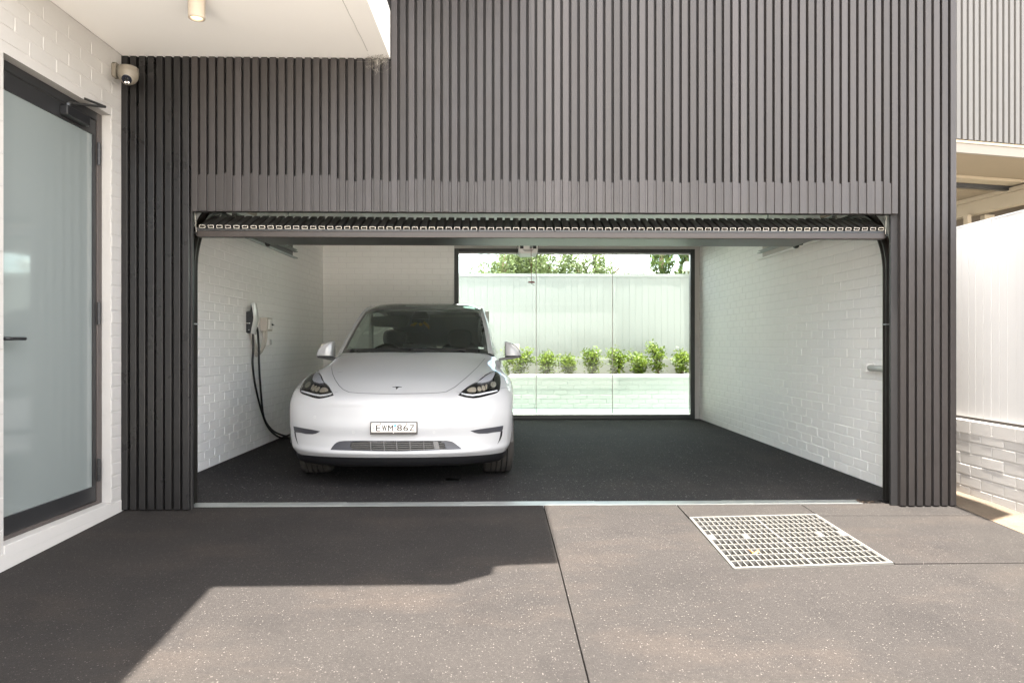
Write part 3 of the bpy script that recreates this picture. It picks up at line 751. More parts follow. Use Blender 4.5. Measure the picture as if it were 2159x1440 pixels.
for k, (ya, yb, dep) in enumerate(((7.76, 8.16, .265), (7.80, 8.22, .25), (7.84, 8.27, .22))):
    pts = [(GXL+.03, ya, 1.27), (GXL+.028, ya+.04, 1.20), (GXL+.028, ya+.14, 1.31-dep), (GXL+.028, (ya+yb)/2+.03, 1.295-dep), (GXL+.028, yb-.06, 1.33-dep+.02), (GXL+.03, yb, 1.22), (GXL+.032, yb, 1.31)]
    build(MB().tube(smooth_path(pts, 6), .0105, 8), 'conduit', 'plastic_grey', ib, smooth=True)
ws = thing('wall_switch', 'tiny white switch plate below the isolator box', 'switch', (GXL, 8.42, 1.18))
build(B(GXL+.001, GXL+.038, 8.335, 8.43, 1.142, 1.218), 'base', 'plastic_white', ws, bevel=.004)
build(B(GXL+.0385, GXL+.048, 8.36, 8.405, 1.15, 1.21), 'rocker', 'fence_white', ws, bevel=.003)
# conduit stub on the other wall
ps = thing('wall_pipe', 'short white pipe fixed along the bare garage wall', 'pipe', (3.04, 5.7, .96))
build(MB().tube([(3.035, 5.16, .956), (3.035, 5.80, .960)], .026, 16), 'pipe', 'plastic_white', ps, smooth=True)
build(B(3.006, 3.0735, 5.80, 5.872, .925, .998), 'end_box', 'plastic_white', ps, bevel=.008)
build(B(3.058, 3.0740, 5.89, 5.93, .93, .995), 'back_plate', 'plastic_white', ps, bevel=.003)

# ================================================================== REAR YARD
tag(build(B(-6, 9, GYB+.201, 11.86, -.30, .0), 'added_bounce_ledge', 'bounce_ledge_pale'), kind='structure')  # unseen pale ledge added outside the window to bounce neutral light
tag(build(B(-6, 9, 11.861, 12.995, -.30, -.012), 'water', 'pool_water'), kind='structure')
pw = thing('planter_wall', 'low white brick planter wall behind the pool', 'planter wall', (1.3, 13, 0))
build(B(-6, 9, 13.0045, 13.12, -.3, .545), 'wall_core', 'mortar_outdoor', pw)
brick_wall(pw, (-3.0, 13.0, 0), (1, 0, 0), (0, 0, 0), 8.5, -.01, .50, visible=lambda px, py, c: px > 1075 and px < 1460, mat='white_brick_outdoor')
build(B(-6, 9, 12.985, 13.125, .5455, .605), 'coping', 'white_render', pw, bevel=.004)
build(B(-6, 9, 13.125, 13.66, .3, .56), 'soil_bed', 'soil', pw)
build(B(-6, 9, 13.66, 13.78, .3, .868), 'back_upstand', 'white_brick_outdoor', pw)
plain('rear_fence_paint', (.30, .296, .292), .5, var=.02, nscale=2)
rf = thing('rear_fence', 'tall white panel fence behind the planter and shrubs', 'fence', (1.3, 13.7, .87))
build(B(-6, 9, 13.722, 13.74, .869, 2.50), 'fence_core', 'rear_fence_paint', rf)
fb = B(-.0618, .0618, 0, .02, .876, 2.457).mesh('fence_board', 'rear_fence_paint', bevel=.003)
for i in range(78):
    link('fence_board', fb, rf, (-3.2+i*.1245, 13.70+random.uniform(-.0012, .0012), 0), (R(random.uniform(-.04, .04)), 0, 0))
build(B(-6, 9, 13.690, 13.76, 2.458, 2.52), 'cap_rail', 'rear_fence_paint', rf)
build(B(-6, 9, 13.705, 13.73, .8685, .8745), 'bottom_gap_strip', 'plastic_grey', rf)

def leaf_quads(rng, centers, n, spread, size, up=0.0, droop=0.0, aspect=.45):
    q = []
    for c in centers:
        for k in range(n):
            p = Vector(c)+Vector((rng.gauss(0, spread[0]), rng.gauss(0, spread[1]), rng.gauss(0, spread[2])))
            d = Vector((rng.gauss(0, 1), rng.gauss(0, 1), rng.gauss(0, .6)+up-droop)).normalized()
            s_ = size*rng.uniform(.6, 1.3); w = d.cross(Vector((rng.gauss(0, 1), rng.gauss(0, 1), rng.gauss(0, 1)))).normalized()*s_*aspect
            q.append((p, p+d*s_*.5+w*.5, p+d*s_, p+d*s_*.5-w*.5))
    return q
shr = [(.33, 1.10, .32), (.83, 1.02, .24), (1.26, .99, .26), (1.70, 1.06, .20), (2.15, 1.06, .26), (2.57, 1.01, .28), (2.95, 1.19, .22), (3.40, 1.06, .22)]
shl = ['leafy green shrub half hidden behind the car mirror', 'low leafy shrub second from the car mirror', 'spreading twin-headed shrub in the planter, third from the car', 'narrow upright shrub in the planter, fourth from the car',
       'fork-topped shrub behind the second pane joint', 'wide bushy shrub just beside the tallest shrub', 'tallest leafy shrub in the white planter', 'last shrub in the planter at the window frame']
for i, (x, top, w) in enumerate(shr):
    rng = random.Random(40+i)
    t = thing('shrub', shl[i], 'shrub', (x, 13.36, .56), 'shrubs in the rear planter')
    mb = MB(); tips = []
    hgt = top-.56
    for k in range(9):
        a = rng.uniform(0, 6.28); sp = rng.uniform(.2, 1)*w*.75; hh = hgt*rng.uniform(.55, .95)
        b = Vector((x+math.cos(a)*sp, 13.36+math.sin(a)*sp*.6, .56+hh)); m_ = Vector((x+math.cos(a)*sp*.4, 13.36+math.sin(a)*sp*.25, .56+hh*.5))
        mb.tube([(x+rng.gauss(0, .02), 13.36+rng.gauss(0, .02), .558), m_, b], .004, 4, radii=[.007, .005, .002])
        for f in (.25, .4, .55, .7, .85, 1.0):
            p = m_.lerp(b, f) if f > .4 else Vector((x, 13.36, .60)).lerp(m_, f*2)
            tips.append(p)
    build(mb, 'stem', 'trunk_bark', t)
    build(MB().quadlist(leaf_quads(rng, tips, 20, (.052, .045, .042), .058, .35)), 'foliage', 'shrub_leaf', t)

def tree(name, lab, x, y, h, w, seed, kind):
    rng = random.Random(seed); t = thing(name, lab, 'tree', (x, y, -.9), 'trees beyond the rear fence')
    mb = MB(); quads = []
    if kind == 'pepper':
        base = Vector((x, y, -.9)); fork = Vector((x+rng.gauss(0, .2), y, h*.42))
        mb.tube([base, base.lerp(fork, .5)+Vector((.08, 0, 0)), fork], .2, 9, radii=[.30, .22, .18])
        for k in range(15):
            a = rng.uniform(0, 6.28); r_ = w*rng.uniform(.25, 1)
            e = Vector((x+math.cos(a)*r_, y+math.sin(a)*r_*.8, h*rng.uniform(.55, 1.0)-.35*r_/w*h*.3)); m_ = fork.lerp(e, .5)+Vector((0, 0, .45))
            pts = smooth_path([fork, m_, e], 4); mb.tube(pts, .05, 5, radii=[.055-.045*i/(len(pts)-1) for i in range(len(pts))])
            for j in range(17):
                s0 = m_.lerp(e, rng.uniform(0, 1.15))+Vector((rng.gauss(0, .28), rng.gauss(0, .28), rng.gauss(.05, .22)))
                L = rng.uniform(.4, 1.25); dv = Vector((rng.gauss(0, .12), rng.gauss(0, .12), -1))
                for q in range(11):
                    c = s0+dv*L*q/10
                    quads += leaf_quads(rng, [c], 4, (.06, .06, .06), .13, 0, .8, .38)
        mat_ = 'pepper_leaf'
    else:
        mb.tube([(x, y, -.9), (x, y, h*.9)], .1, 7, radii=[.16, .03])
        for k in range(3000):
            f = rng.random()**.8; z = -.3+f*(h+.3); rr = w*(1-f)**.55*(.75+.25*math.sin(z*3+seed)+.22*math.sin(z*9+seed*2))
            a = rng.uniform(0, 6.28); r_ = rr*rng.uniform(.72, 1.05)
            quads += leaf_quads(rng, [Vector((x+math.cos(a)*r_, y+math.sin(a)*r_, z))], 2, (.04, .04, .05), .17, 1.6, 0, .35)
        mat_ = 'cypress_leaf'
    build(mb, 'trunk', 'trunk_bark', t, smooth=True); build(MB().quadlist(quads), 'crown', mat_, t)
tree('pepper_tree', 'feathery green tree at the car side of the rear view', -.1, 24.0, 4.9, 1.25, 3, 'pepper')
tree('pepper_tree', 'feathery tree behind the hanging opener cord', 1.5, 25.0, 5.4, 1.6, 5, 'pepper')
tree('pepper_tree', 'thin drooping tree above the middle glass pane joint', 3.2, 24.0, 5.0, 1.25, 8, 'pepper')
tree('pepper_tree', 'dark dense tree filling in behind the feathery trees', .8, 28.0, 5.7, 1.9, 12, 'pepper')
tree('cypress_tree', 'dark columnar cypress standing next to the thin pole', 5.42, 24.0, 8.0, .50, 21, 'cypress')
tree('cypress_tree', 'columnar cypress second from the thin pole', 6.18, 23.6, 7.4, .46, 23, 'cypress')
tree('cypress_tree', 'columnar cypress cut off by the window frame', 6.95, 24.4, 7.8, .46, 27, 'cypress')
pl = thing('flue_pole', 'thin grey twin pole rising behind the rear fence', 'pole', (3.4, 18, -.9))
for dx in (0, .05): build(MB().tube([(3.392+dx, 18, -.9), (3.392+dx, 18, 6)], .011, 8), 'pole', 'steel_galv', pl)
for z in (3.15, 3.45): build(B(3.385, 3.45, 17.985, 18.015, z, z+.01), 'clamp', 'steel_galv', pl)
for k, lab in enumerate(('upper thin power line crossing the sky behind the fence', 'lower thin power line crossing the sky behind the fence')):
    a = onY(940, (548, 553)[k], 30); b = onY(1012, (537, 540)[k], 30); d = b-a
    tag(build(MB().tube([a-d*3, a, b, b+d*6], .012, 4), 'power_line', 'cable_black'), lab, 'power line', 'power lines')
lp = thing('outdoor_lamp', 'white outdoor lamp head on the rear fence at the window edge', 'lamp', (3.58, 13.6, 2.52))
build(MB().prism([(3.50, 2.60), (3.505, 2.70), (3.54, 2.745), (3.64, 2.745), (3.64, 2.575), (3.53, 2.575)], 1, 13.58, 13.70), 'shade', 'plastic_white', lp, bevel=.012)
build(B(3.57, 3.60, 13.71, 13.74, 2.522, 2.66), 'bracket', 'steel_galv', lp)

# ================================================================== RIGHT SIDE
FX = 3.58
rb = thing('boundary_wall', 'low white brick boundary wall under the white panel fence', 'wall', (FX, 5, 0))
build(MB().add([(FX+.0028, .3, gz(.3)-.2), (FX+.0028, 9, -.2), (FX+.0028, 9, .57), (FX+.0028, .3, .57), (FX+.2, .3, gz(.3)-.2), (FX+.2, 9, -.2), (FX+.2, 9, .57), (FX+.2, .3, .57)],
   [(3, 2, 1, 0), (4, 5, 6, 7), (2, 3, 7, 6), (0, 4, 7, 3), (1, 2, 6, 5)]), 'wall_core', 'mortar_outdoor', rb)
brick_wall(rb, (FX+.0006, 2.0, 0), (0, 1, 0), (0, 0, R(-90)), 5.5, -.02, .47, visible=lambda px, py, c: 2015 < px < 2170, mat='white_brick_outdoor')
for k in range(20): build(B(FX-.002+random.uniform(-.002, .002), FX+.10, 2.0+k*.24, 2.234+k*.24, .468, .569), 'cap_brick', 'white_brick_outdoor', rb, bevel=.004)
bf = thing('panel_fence', 'bright white panel fence on the brick boundary wall', 'fence', (FX+.05, 5, .6))
build(B(FX+.061, FX+.08, .4, 9, .585, 2.06), 'fence_core', 'fence_white', bf)
fb2 = B(0, .02, -.0425, .0425, .592, 2.075).mesh('fence_board', 'fence_white', bevel=.003)
for i in range(60): link('fence_board', fb2, bf, (FX+.04+random.uniform(-.001, .001), 2.4+i*.0856, 0))
build(B(FX+.038, FX+.06, 2.3, 7.6, 2.0755, 2.088), 'cap_rail', 'fence_white', bf)
build(B(FX+.045, FX+.06, 2.3, 7.6, .572, .590), 'bottom_rail', 'rail_bronze', bf)

nh = thing('neighbour_house', 'upper storey of grey corrugated cladding over a tan soffit beyond the white fence', 'house', (6, 9, -.9))
ca_, sa_ = math.cos(R(13)), math.sin(R(13))
def NQ(u, w, z): return (5.54+u*ca_-w*sa_, 8.5+u*sa_+w*ca_, z)
def nbox(u0, u1, w0, w1, z0, z1):
    return MB().add([NQ(u0,w0,z0),NQ(u1,w0,z0),NQ(u1,w1,z0),NQ(u0,w1,z0),NQ(u0,w0,z1),NQ(u1,w0,z1),NQ(u1,w1,z1),NQ(u0,w1,z1)],
                    [(0,3,2,1),(4,5,6,7),(0,1,5,4),(1,2,6,5),(2,3,7,6),(3,0,4,7)])
row0, row1 = [], []
u = -1.2
while u < 3.4:
    for (du, w) in ((0, 0), (.055, 0), (.062, .032), (.083, .032)): row0.append(NQ(u+du, w, 3.645)); row1.append(NQ(u+du, w, 7.0))
    u += .090
build(MB().grid([row0, row1]), 'corrugated_cladding', 'corrugated_grey', nh)
build(nbox(-1.2, 3.4, .034, .25, 3.64, 7.0), 'upper_wall', 'cream_timber', nh)
build(nbox(-1.2, 3.4, -.005, .25, 3.600, 3.628), 'drip_trim', 'cream_timber', nh)
build(nbox(-1.2, 3.4, .008, .06, 3.485, 3.599), 'fascia', 'fascia_cream', nh)
build(nbox(-1.2, 3.4, .061, 1.25, 3.50, 3.598), 'soffit', 'tan_soffit', nh)
build(nbox(-1.2, 3.4, 1.0, 1.24, 3.46, 3.499), 'soffit_step', 'cream_timber', nh)
build(nbox(-1.2, 3.4, 1.251, 1.33, 3.40, 3.60), 'beam', 'frame_black', nh)
build(nbox(.3, 3.4, 1.331, 6.5, 3.44, 3.60), 'inner_ceiling', 'tan_soffit', nh)
a, b = onY(2185, 378, 9.9), onY(2010, 438, 11.4)
def beam(a, b, w, h):
    a, b = Vector(a), Vector(b); d = (b-a); d.z = 0; d.normalize(); n = Vector((-d.y, d.x, 0))*w; z = Vector((0, 0, h))
    return MB().add([a, b, b+n, a+n, a-z, b-z, b+n-z, a+n-z], [(0, 1, 2, 3), (7, 6, 5, 4), (0, 4, 5, 1), (1, 5, 6, 2), (2, 6, 7, 3), (3, 7, 4, 0)])
a.z = b.z = 3.436
build(beam(a, b, .12, .06), 'cornice', 'cream_timber', nh)
build(beam(a+Vector((.03, .05, -.062)), b+Vector((.03, .05, -.062)), .12, .20), 'header', 'cream_timber', nh)
for px, w in ((2076, .16), (2040, .06)):
    p = onY(px, 430, 10.9); build(B(p.x, p.x+w, 10.9, 11.0, -.9, 3.17), 'post', 'cream_timber', nh)
build(nbox(1.6, 4.5, 6.5, 6.7, -.9, 3.6), 'back_wall', 'brown_trim', nh)
build(nbox(3.2, 3.39, 1.34, 6.49, -.9, 3.43), 'side_wall', 'brown_trim', nh)
# fallen leaves
for (px, py, lab) in ((1590, 1166, 'curled orange leaf lying in the pit grate'),):
    v = ray(px, py); t_ = (CAMH+SL*5.1)/(SL*v.y-v.z); p = Vector((0, 0, CAMH))+v*t_
    mb = MB(); r_ = .035 if px > 1000 else .007
    pts = [(math.cos(a)*r_*(1 if k % 2 else .7), math.sin(a)*r_*.45, .010+.012*math.cos(2*a)) for k, a in enumerate([i*math.pi/5 for i in range(10)])]
    mb.add([(p.x+q[0], p.y+q[1], p.z+q[2]) for q in pts]+[(p.x, p.y, p.z+.006)], [(i, (i+1) % 10, 10) for i in range(10)])
    tag(build(mb, 'fallen_leaf', 'dry_leaf'), lab, 'leaf')

# ================================================================== THE CAR
XC, YN = -.85, 5.60
car = thing('parked_car', 'white electric hatchback parked nose out in the garage', 'car', (XC, YN+2.4, 0))
def cr(P, n, axis):
    """Catmull-Rom along an axis of an array of control points"""
    P = np.moveaxis(np.asarray(P, float), axis, 0); m = len(P)
    Q = np.concatenate([2*P[:1]-P[1:2], P, 2*P[-1:]-P[-2:-1]]); out = []
    for i in range(m-1):
        a, b, c, d = Q[i], Q[i+1], Q[i+2], Q[i+3]
        for k in range(n):
            t = k/n; out.append(.5*(2*b+(c-a)*t+(2*a-5*b+4*c-d)*t*t+(3*b-3*c+d-a)*t**3))
    out.append(Q[m]); return np.moveaxis(np.array(out), 0, axis)
def W(P): return np.asarray(P, float)+np.array([XC, YN, 0])
def mirror(P):
    P = np.array(P, float); P[..., 0] *= -1; return P
ribs = [
 [(0,.030,.262),(.22,.036,.262),(.45,.078,.260),(.64,.155,.256),(.78,.255,.252),(.865,.36,.250),(.895,.44,.250),(.905,.50,.250)],
 [(0,.002,.298),(.22,.008,.298),(.45,.047,.297),(.64,.118,.296),(.785,.218,.296),(.883,.33,.298),(.922,.42,.300),(.930,.49,.300)],
 [(0,.018,.345),(.22,.024,.345),(.45,.062,.345),(.64,.132,.345),(.790,.228,.348),(.890,.335,.350),(.934,.425,.350),(.942,.478,.350)],
 [(0,.022,.420),(.22,.028,.420),(.45,.066,.420),(.64,.134,.420),(.795,.226,.420),(.898,.332,.420),(.942,.424,.420),(.950,.470,.420)],
 [(0,.008,.500),(.22,.014,.500),(.45,.052,.500),(.64,.120,.500),(.800,.216,.500),(.905,.326,.500),(.947,.422,.500),(.955,.470,.500)],
 [(0,.014,.585),(.22,.020,.585),(.45,.060,.585),(.64,.128,.585),(.803,.220,.585),(.909,.332,.585),(.952,.432,.585),(.960,.488,.585)],
 [(0,.020,.650),(.22,.026,.650),(.45,.064,.648),(.64,.138,.645),(.803,.240,.650),(.909,.356,.660),(.955,.460,.662),(.965,.532,.655)],
 [(0,.026,.700),(.22,.032,.700),(.45,.070,.697),(.64,.156,.698),(.800,.272,.712),(.906,.398,.722),(.955,.508,.712),(.967,.575,.690)],
 [(0,.070,.745),(.22,.078,.745),(.45,.122,.743),(.64,.208,.750),(.795,.330,.772),(.900,.460,.778),(.953,.570,.752),(.968,.625,.716)],
 [(0,.20,.803),(.22,.21,.803),(.45,.262,.803),(.63,.355,.815),(.778,.490,.842),(.886,.612,.838),(.950,.705,.795),(.970,.755,.737)],
 [(0,.42,.885),(.22,.43,.884),(.44,.485,.882),(.61,.57,.888),(.760,.675,.902),(.872,.762,.884),(.946,.835,.823),(.972,.872,.747)],
 [(0,.72,.972),(.22,.73,.970),(.43,.775,.965),(.60,.845,.960),(.755,.92,.950),(.870,.985,.905),(.946,1.01,.830),(.972,1.02,.732)],
 [(0,1.0,1.045),(.22,1.01,1.043),(.43,1.05,1.036),(.61,1.13,1.022),(.765,1.22,.995),(.870,1.23,.915),(.944,1.22,.80),(.970,1.21,.62)],
 [(0,1.15,1.080),(.22,1.16,1.079),(.44,1.205,1.076),(.62,1.30,1.068),(.768,1.44,1.040),(.872,1.44,.93),(.946,1.43,.74),(.952,1.40,.38)],
]
side = [[r for r in ribs[-1][4:]],
 [(.785,1.65,1.045),(.880,1.65,.94),(.952,1.65,.72),(.942,1.65,.31)],
 [(.800,2.2,1.055),(.887,2.2,.95),(.956,2.2,.70),(.930,2.2,.30)],
 [(.800,3.0,1.075),(.890,3.0,.97),(.958,3.0,.72),(.935,3.0,.30)],
 [(.790,3.4,1.085),(.890,3.4,.99),(.962,3.4,.78),(.965,3.38,.50)],
 [(.775,3.76,1.095),(.885,3.76,1.01),(.960,3.76,.85),(.972,3.76,.745)],
 [(.740,4.10,1.105),(.860,4.1,1.02),(.945,4.12,.80),(.960,4.13,.52)],
 [(.660,4.42,1.095),(.780,4.42,1.0),(.880,4.42,.75),(.90,4.42,.35)],
 [(.35,4.62,1.085),(.42,4.66,.98),(.50,4.70,.75),(.55,4.68,.35)],
 [(0,4.66,1.09),(0,4.71,.98),(0,4.75,.75),(0,4.73,.35)]]
ribs = [[(x*.984, y, z) for x, y, z in r_] for r_ in ribs]; side = [[(x*.984, y, z) for x, y, z in r_] for r_ in side]
NR, NC = 10, 12
G = cr(cr(ribs, NR, 0), NC, 1)                       # dense half surface
full = np.concatenate([mirror(G)[:, :0:-1], G], axis=1)
FW = W(full)
# --- lookup surface for everything that is laid on the nose
lm = MB().grid(FW); bvh = BVHTree.FromPolygons([Vector(v) for v in lm.v], lm.f)
CAM = Vector((0, 0, CAMH))
def hit(px, py):
    h = bvh.ray_cast(CAM, ray(px, py).normalized())
    if h[0] is None:
        h = bvh.find_nearest(onY(px, py, 6.2))
    n = h[1]
    if n.dot(ray(px, py)) > 0: n = -n
    return h[0], n
def inside(pt, poly):
    x, y = pt; c = False; j = len(poly)-1
    for i in range(len(poly)):
        xi, yi = poly[i]; xj, yj = poly[j]
        if (yi > y) != (yj > y) and x < (xj-xi)*(y-yi)/(yj-yi)+xi: c = not c
        j = i
    return c
def dense(poly, step):
    out = []
    for i in range(len(poly)):
        a, b = Vector(poly[i]), Vector(poly[(i+1) % len(poly)]); n = max(1, int((b-a).length/step))
        out += [tuple(a.lerp(b, k/n)) for k in range(n)]
    return out
def rounded(poly, n=3):
    P = [Vector(p) for p in poly]
    for _ in range(n-1):
        Q = []
        for i in range(len(P)):
            a, b = P[i], P[(i+1) % len(P)]; Q += [a.lerp(b, .25), a.lerp(b, .75)]
        P = Q
    return [tuple(p) for p in P]
def patch_mesh(poly, off, holes=(), step=3.0, skirt=.005):
    rings = [dense(poly, step)]+[dense(h, step) for h in holes]
    vs, es, fs = [], [], []
    for r_ in rings:
        o = len(vs); vs += [Vector(p) for p in r_]; n = len(r_)
        es += [(o+i, o+(i+1) % n) for i in range(n)]
    x0, x1 = min(p[0] for p in poly), max(p[0] for p in poly); y0, y1 = min(p[1] for p in poly), max(p[1] for p in poly)
    gx = x0+step/2
    while gx < x1:
        gy = y0+step/2
        while gy < y1:
            if inside((gx, gy), poly) and not any(inside((gx, gy), h) for h in holes): vs.append(Vector((gx, gy)))
            gy += step
        gx += step
    ov, oe, of, *_ = delaunay_2d_cdt(vs, es, [], 0, 1e-4)
    tri = []
    for f in of:
        c = sum((ov[i] for i in f), Vector((0, 0)))/len(f)
        if inside(c, poly) and not any(inside(c, h) for h in holes): tri.append(tuple(f))
    pts, low = [], []
    for v in ov:
        p, n = hit(v.x, v.y); pts.append(p+n*off); low.append(p+n*(off-skirt))
    mb = MB(); nn = len(pts); fl = []
    cnt = {}
    for f in tri:
        n = (pts[f[1]]-pts[f[0]]).cross(pts[f[2]]-pts[f[0]])
        if n.dot(pts[f[0]]-CAM) > 0: f = f[::-1]
        fl.append(f)
        for i in range(len(f)):
            k = (f[i], f[(i+1) % len(f)]); cnt[k] = cnt.get(k, 0)+1
    for (a, b) in list(cnt):
        if (b, a) not in cnt: fl.append((b, a, nn+a, nn+b))
    mb.add(pts+low, fl); return mb
def flipx(mb):
    m2 = MB(); m2.v = [(2*XC-v[0], v[1], v[2]) for v in mb.v]; m2.f = [tuple(reversed(f)) for f in mb.f]; m2.mi = list(mb.mi); return m2
def patch(name, poly, mat, parent, off=.0015, holes=(), step=3.0, both=False, pm=None, smooth=True):
    mb = patch_mesh(poly, off, holes, step)
    o = build(mb, name, mat, parent); shade_auto(o, 30)
    if both:
        o2 = build(flipx(mb), name, mat, pm or parent); shade_auto(o2, 30); return o, o2
    return o
def ribbon(name, pts, w, mat, parent, off=.0012, both=False):
    """thin dark joint line along a pixel polyline laid on the nose"""
    P = []
    for i in range(len(pts)-1):
        a, b = Vector(pts[i]), Vector(pts[i+1]); n = max(1, int((b-a).length/2.5))
        P += [a.lerp(b, k/n) for k in range(n)]
    P.append(Vector(pts[-1])); top = []; bot = []
    H_ = [hit(p.x, p.y) for p in P]
    for i, (p, n) in enumerate(H_):
        t = H_[min(i+1, len(H_)-1)][0]-H_[max(i-1, 0)][0]; s_ = n.cross(t).normalized()*w/2
        top.append(p+n*off+s_); bot.append(p+n*off-s_)
    mb = MB().grid([[tuple(q) for q in top], [tuple(q) for q in bot]])
    build(mb, name, mat, parent)
    if both: build(flipx(mb), name, mat, parent)

# --- body: nose and bonnet, grille opening cut out
grille = [(697, 948), (700.5, 942), (705.5, 936), (710, 932.5), (716, 930.3), (726, 929.2), (770, 928.6), (835, 929.0), (900, 928.6), (940, 928.4), (950, 929.6), (956, 932), (962, 936.5), (969, 942), (974.5, 946.8),
          (955, 947.6), (937.6, 948.3), (892.8, 950.3), (840, 951.7), (790, 951.2), (740, 949.8), (715, 948.9)]
inner_g = [(741, 931), (790, 930.6), (835, 930.8), (900, 930.4), (928, 930.4), (937, 935), (940, 946.2), (893, 948.3), (840, 949.6), (790, 949.2), (743, 947.8), (738, 940)]
def drop_faces(arr, test):
    mb = MB(); a, b = arr.shape[:2]
    for i in range(a-1):
        for j in range(b-1):
            c = (arr[i, j]+arr[i, j+1]+arr[i+1, j]+arr[i+1, j+1])/4
            if test(c): continue
            mb.f.append((i*b+j, i*b+j+1, (i+1)*b+j+1, (i+1)*b+j)); mb.mi.append(0)
    mb.v = [tuple(p) for p in arr.reshape(-1, 3)]; return mb
grow = [(738, 930.2), (942, 930.0), (944, 947.5), (840, 950.5), (735, 948.5)]
body = build(drop_faces(FW, lambda c: c[1] < YN+.3 and inside(proj(c), grow)), 'body', 'car_paint', car, smooth=True)
S = cr(cr(side, 8, 0), 8, 1)
for P in (S, mirror(S)): build(MB().grid(W(P)), 'body_side', 'car_paint', car, smooth=True)
# bonnet rear lip and underside
r0 = G[0]; r0f = np.concatenate([mirror(r0)[:0:-1], r0], axis=0)
val = [r0f+np.array([0, 0, .001]), r0f+np.array([0, .004, -.012]), r0f*np.array([.985, 1, 1])+np.array([0, .022, -.055]), r0f*np.array([.96, 1, 1])+np.array([0, .06, -.080]), r0f*np.array([.93, 1, 1])+np.array([0, .25, -.085])]
build(MB().grid(W(val)), 'lower_valance', 'car_black', car, smooth=True)
ub = MB().box(XC-.70, XC+.70, YN+.35, YN+4.55, .17, .42); ub.box(XC-.62, XC+.62, YN+.30, YN+.9, .30, .72)
build(ub, 'underbody', 'car_black', car)
# grille surround, depth and slats
patch('grille_surround', grille, 'car_grey_plastic', car, .0015, [inner_g], 2.0)
gy = YN+.09
build(B(XC-.34, XC+.34, gy, gy+.01, .30, .42), 'grille_back', 'plastic_black', car)
for k in range(4):
    f = (k+.8)/4.4; pts = []
    for t in range(13):
        px = 739+(940-739)*t/12; yt = 930.6; yb = 949.4-abs(px-840)*.018
        p, n = hit(px, yt+(yb-yt)*f); pts.append(p-n*.006)
    mb = MB(); rows = [[], [], [], []]
    for p in pts:
        for q, (dy, dz) in enumerate(((0, .0035), (0, -.0035), (.03, -.0045), (.03, .0025))): rows[q].append((p.x, p.y+dy, p.z+dz))
    rows.append(rows[0]); build(mb.grid(rows), 'grille_slat', 'slat_plastic', car)
for px in (781, 809, 836, 864, 893, 918):
    mb = MB(); w = .003 if px < 915 else .020
    a, _ = hit(px, 930.8); b, _ = hit(px+(1 if px < 915 else 4), 949.0)
    mb.add([(a.x-w, a.y+.002, a.z), (a.x+w, a.y+.002, a.z), (b.x+w, b.y+.002, b.z), (b.x-w, b.y+.002, b.z), (a.x-w, a.y+.02, a.z), (a.x+w, a.y+.02, a.z), (b.x+w, b.y+.02, b.z), (b.x-w, b.y+.02, b.z)],
           [(0, 1, 2, 3), (1, 5, 6, 2), (4, 0, 3, 7)]); build(mb, 'grille_post', 'slat_plastic', car)

# --- headlights (traced once, mirrored)
def z12(pts): return [(950+x/12, 740+y/12) for x, y in pts]
hl = z12([(190,1120),(300,1020),(430,920),(520,870),(620,825),(700,770),(800,685),(900,605),(1000,550),(1080,522),(1150,518),(1200,545),(1240,610),(1262,700),(1266,800),(1258,900),(1242,980),(1215,1030),(1170,1060),(1090,1090),(950,1125),(800,1165),(680,1190),(580,1198),(450,1185),(320,1160)])
hA, hB = patch('headlight', hl, 'lamp_housing', car, .002, step=2.5, both=True)
for poly, nm, mt, of in (
    (z12([(670,810),(780,735),(880,650),(980,590),(1060,550),(1125,532),(1112,600),(1080,670),(1040,730),(970,775),(880,800),(780,820)]), 'upper_lens', 'lamp_white', .0065),
    (z12([(1150,535),(1195,560),(1232,640),(1248,740),(1248,860),(1200,800),(1140,720),(1115,640)]), 'side_lens', 'car_glass_dark', .0055),
    (rounded(z12([(400,1000),(470,955),(560,925),(640,935),(650,1040),(540,1048),(450,1035)]), 2), 'reflector', 'lamp_chrome', .006),
    (rounded(z12([(670,930),(740,900),(800,1010),(690,1040)]), 2), 'reflector', 'lamp_chrome', .0075),
    (rounded(z12([(770,895),(850,875),(890,1000),(810,1015)]), 2), 'reflector', 'lamp_chrome', .006),
    (rounded(z12([(868,868),(935,850),(915,990),(890,960)]), 2), 'reflector', 'lamp_chrome', .0075),
    (z12([(1078+72*math.cos(a*.2618), 860+72*math.sin(a*.2618)) for a in range(24)]), 'projector', 'lamp_projector', .008),
    (z12([(265,1068),(400,1098),(560,1113),(720,1093),(900,1053),(1170,998),(1180,1022),(920,1084),(720,1127),(560,1147),(400,1132),(280,1095)]), 'daytime_strip', 'lamp_white', .006)):
    patch(nm, poly, mt, hA, of, step=2.0, both=True, pm=hB)
patch('lens_cover', [(x*.95+1018*.05, y*.95+812*.05) for x, y in hl], 'lens_clear', hA, .012, step=3.0, both=True, pm=hB)

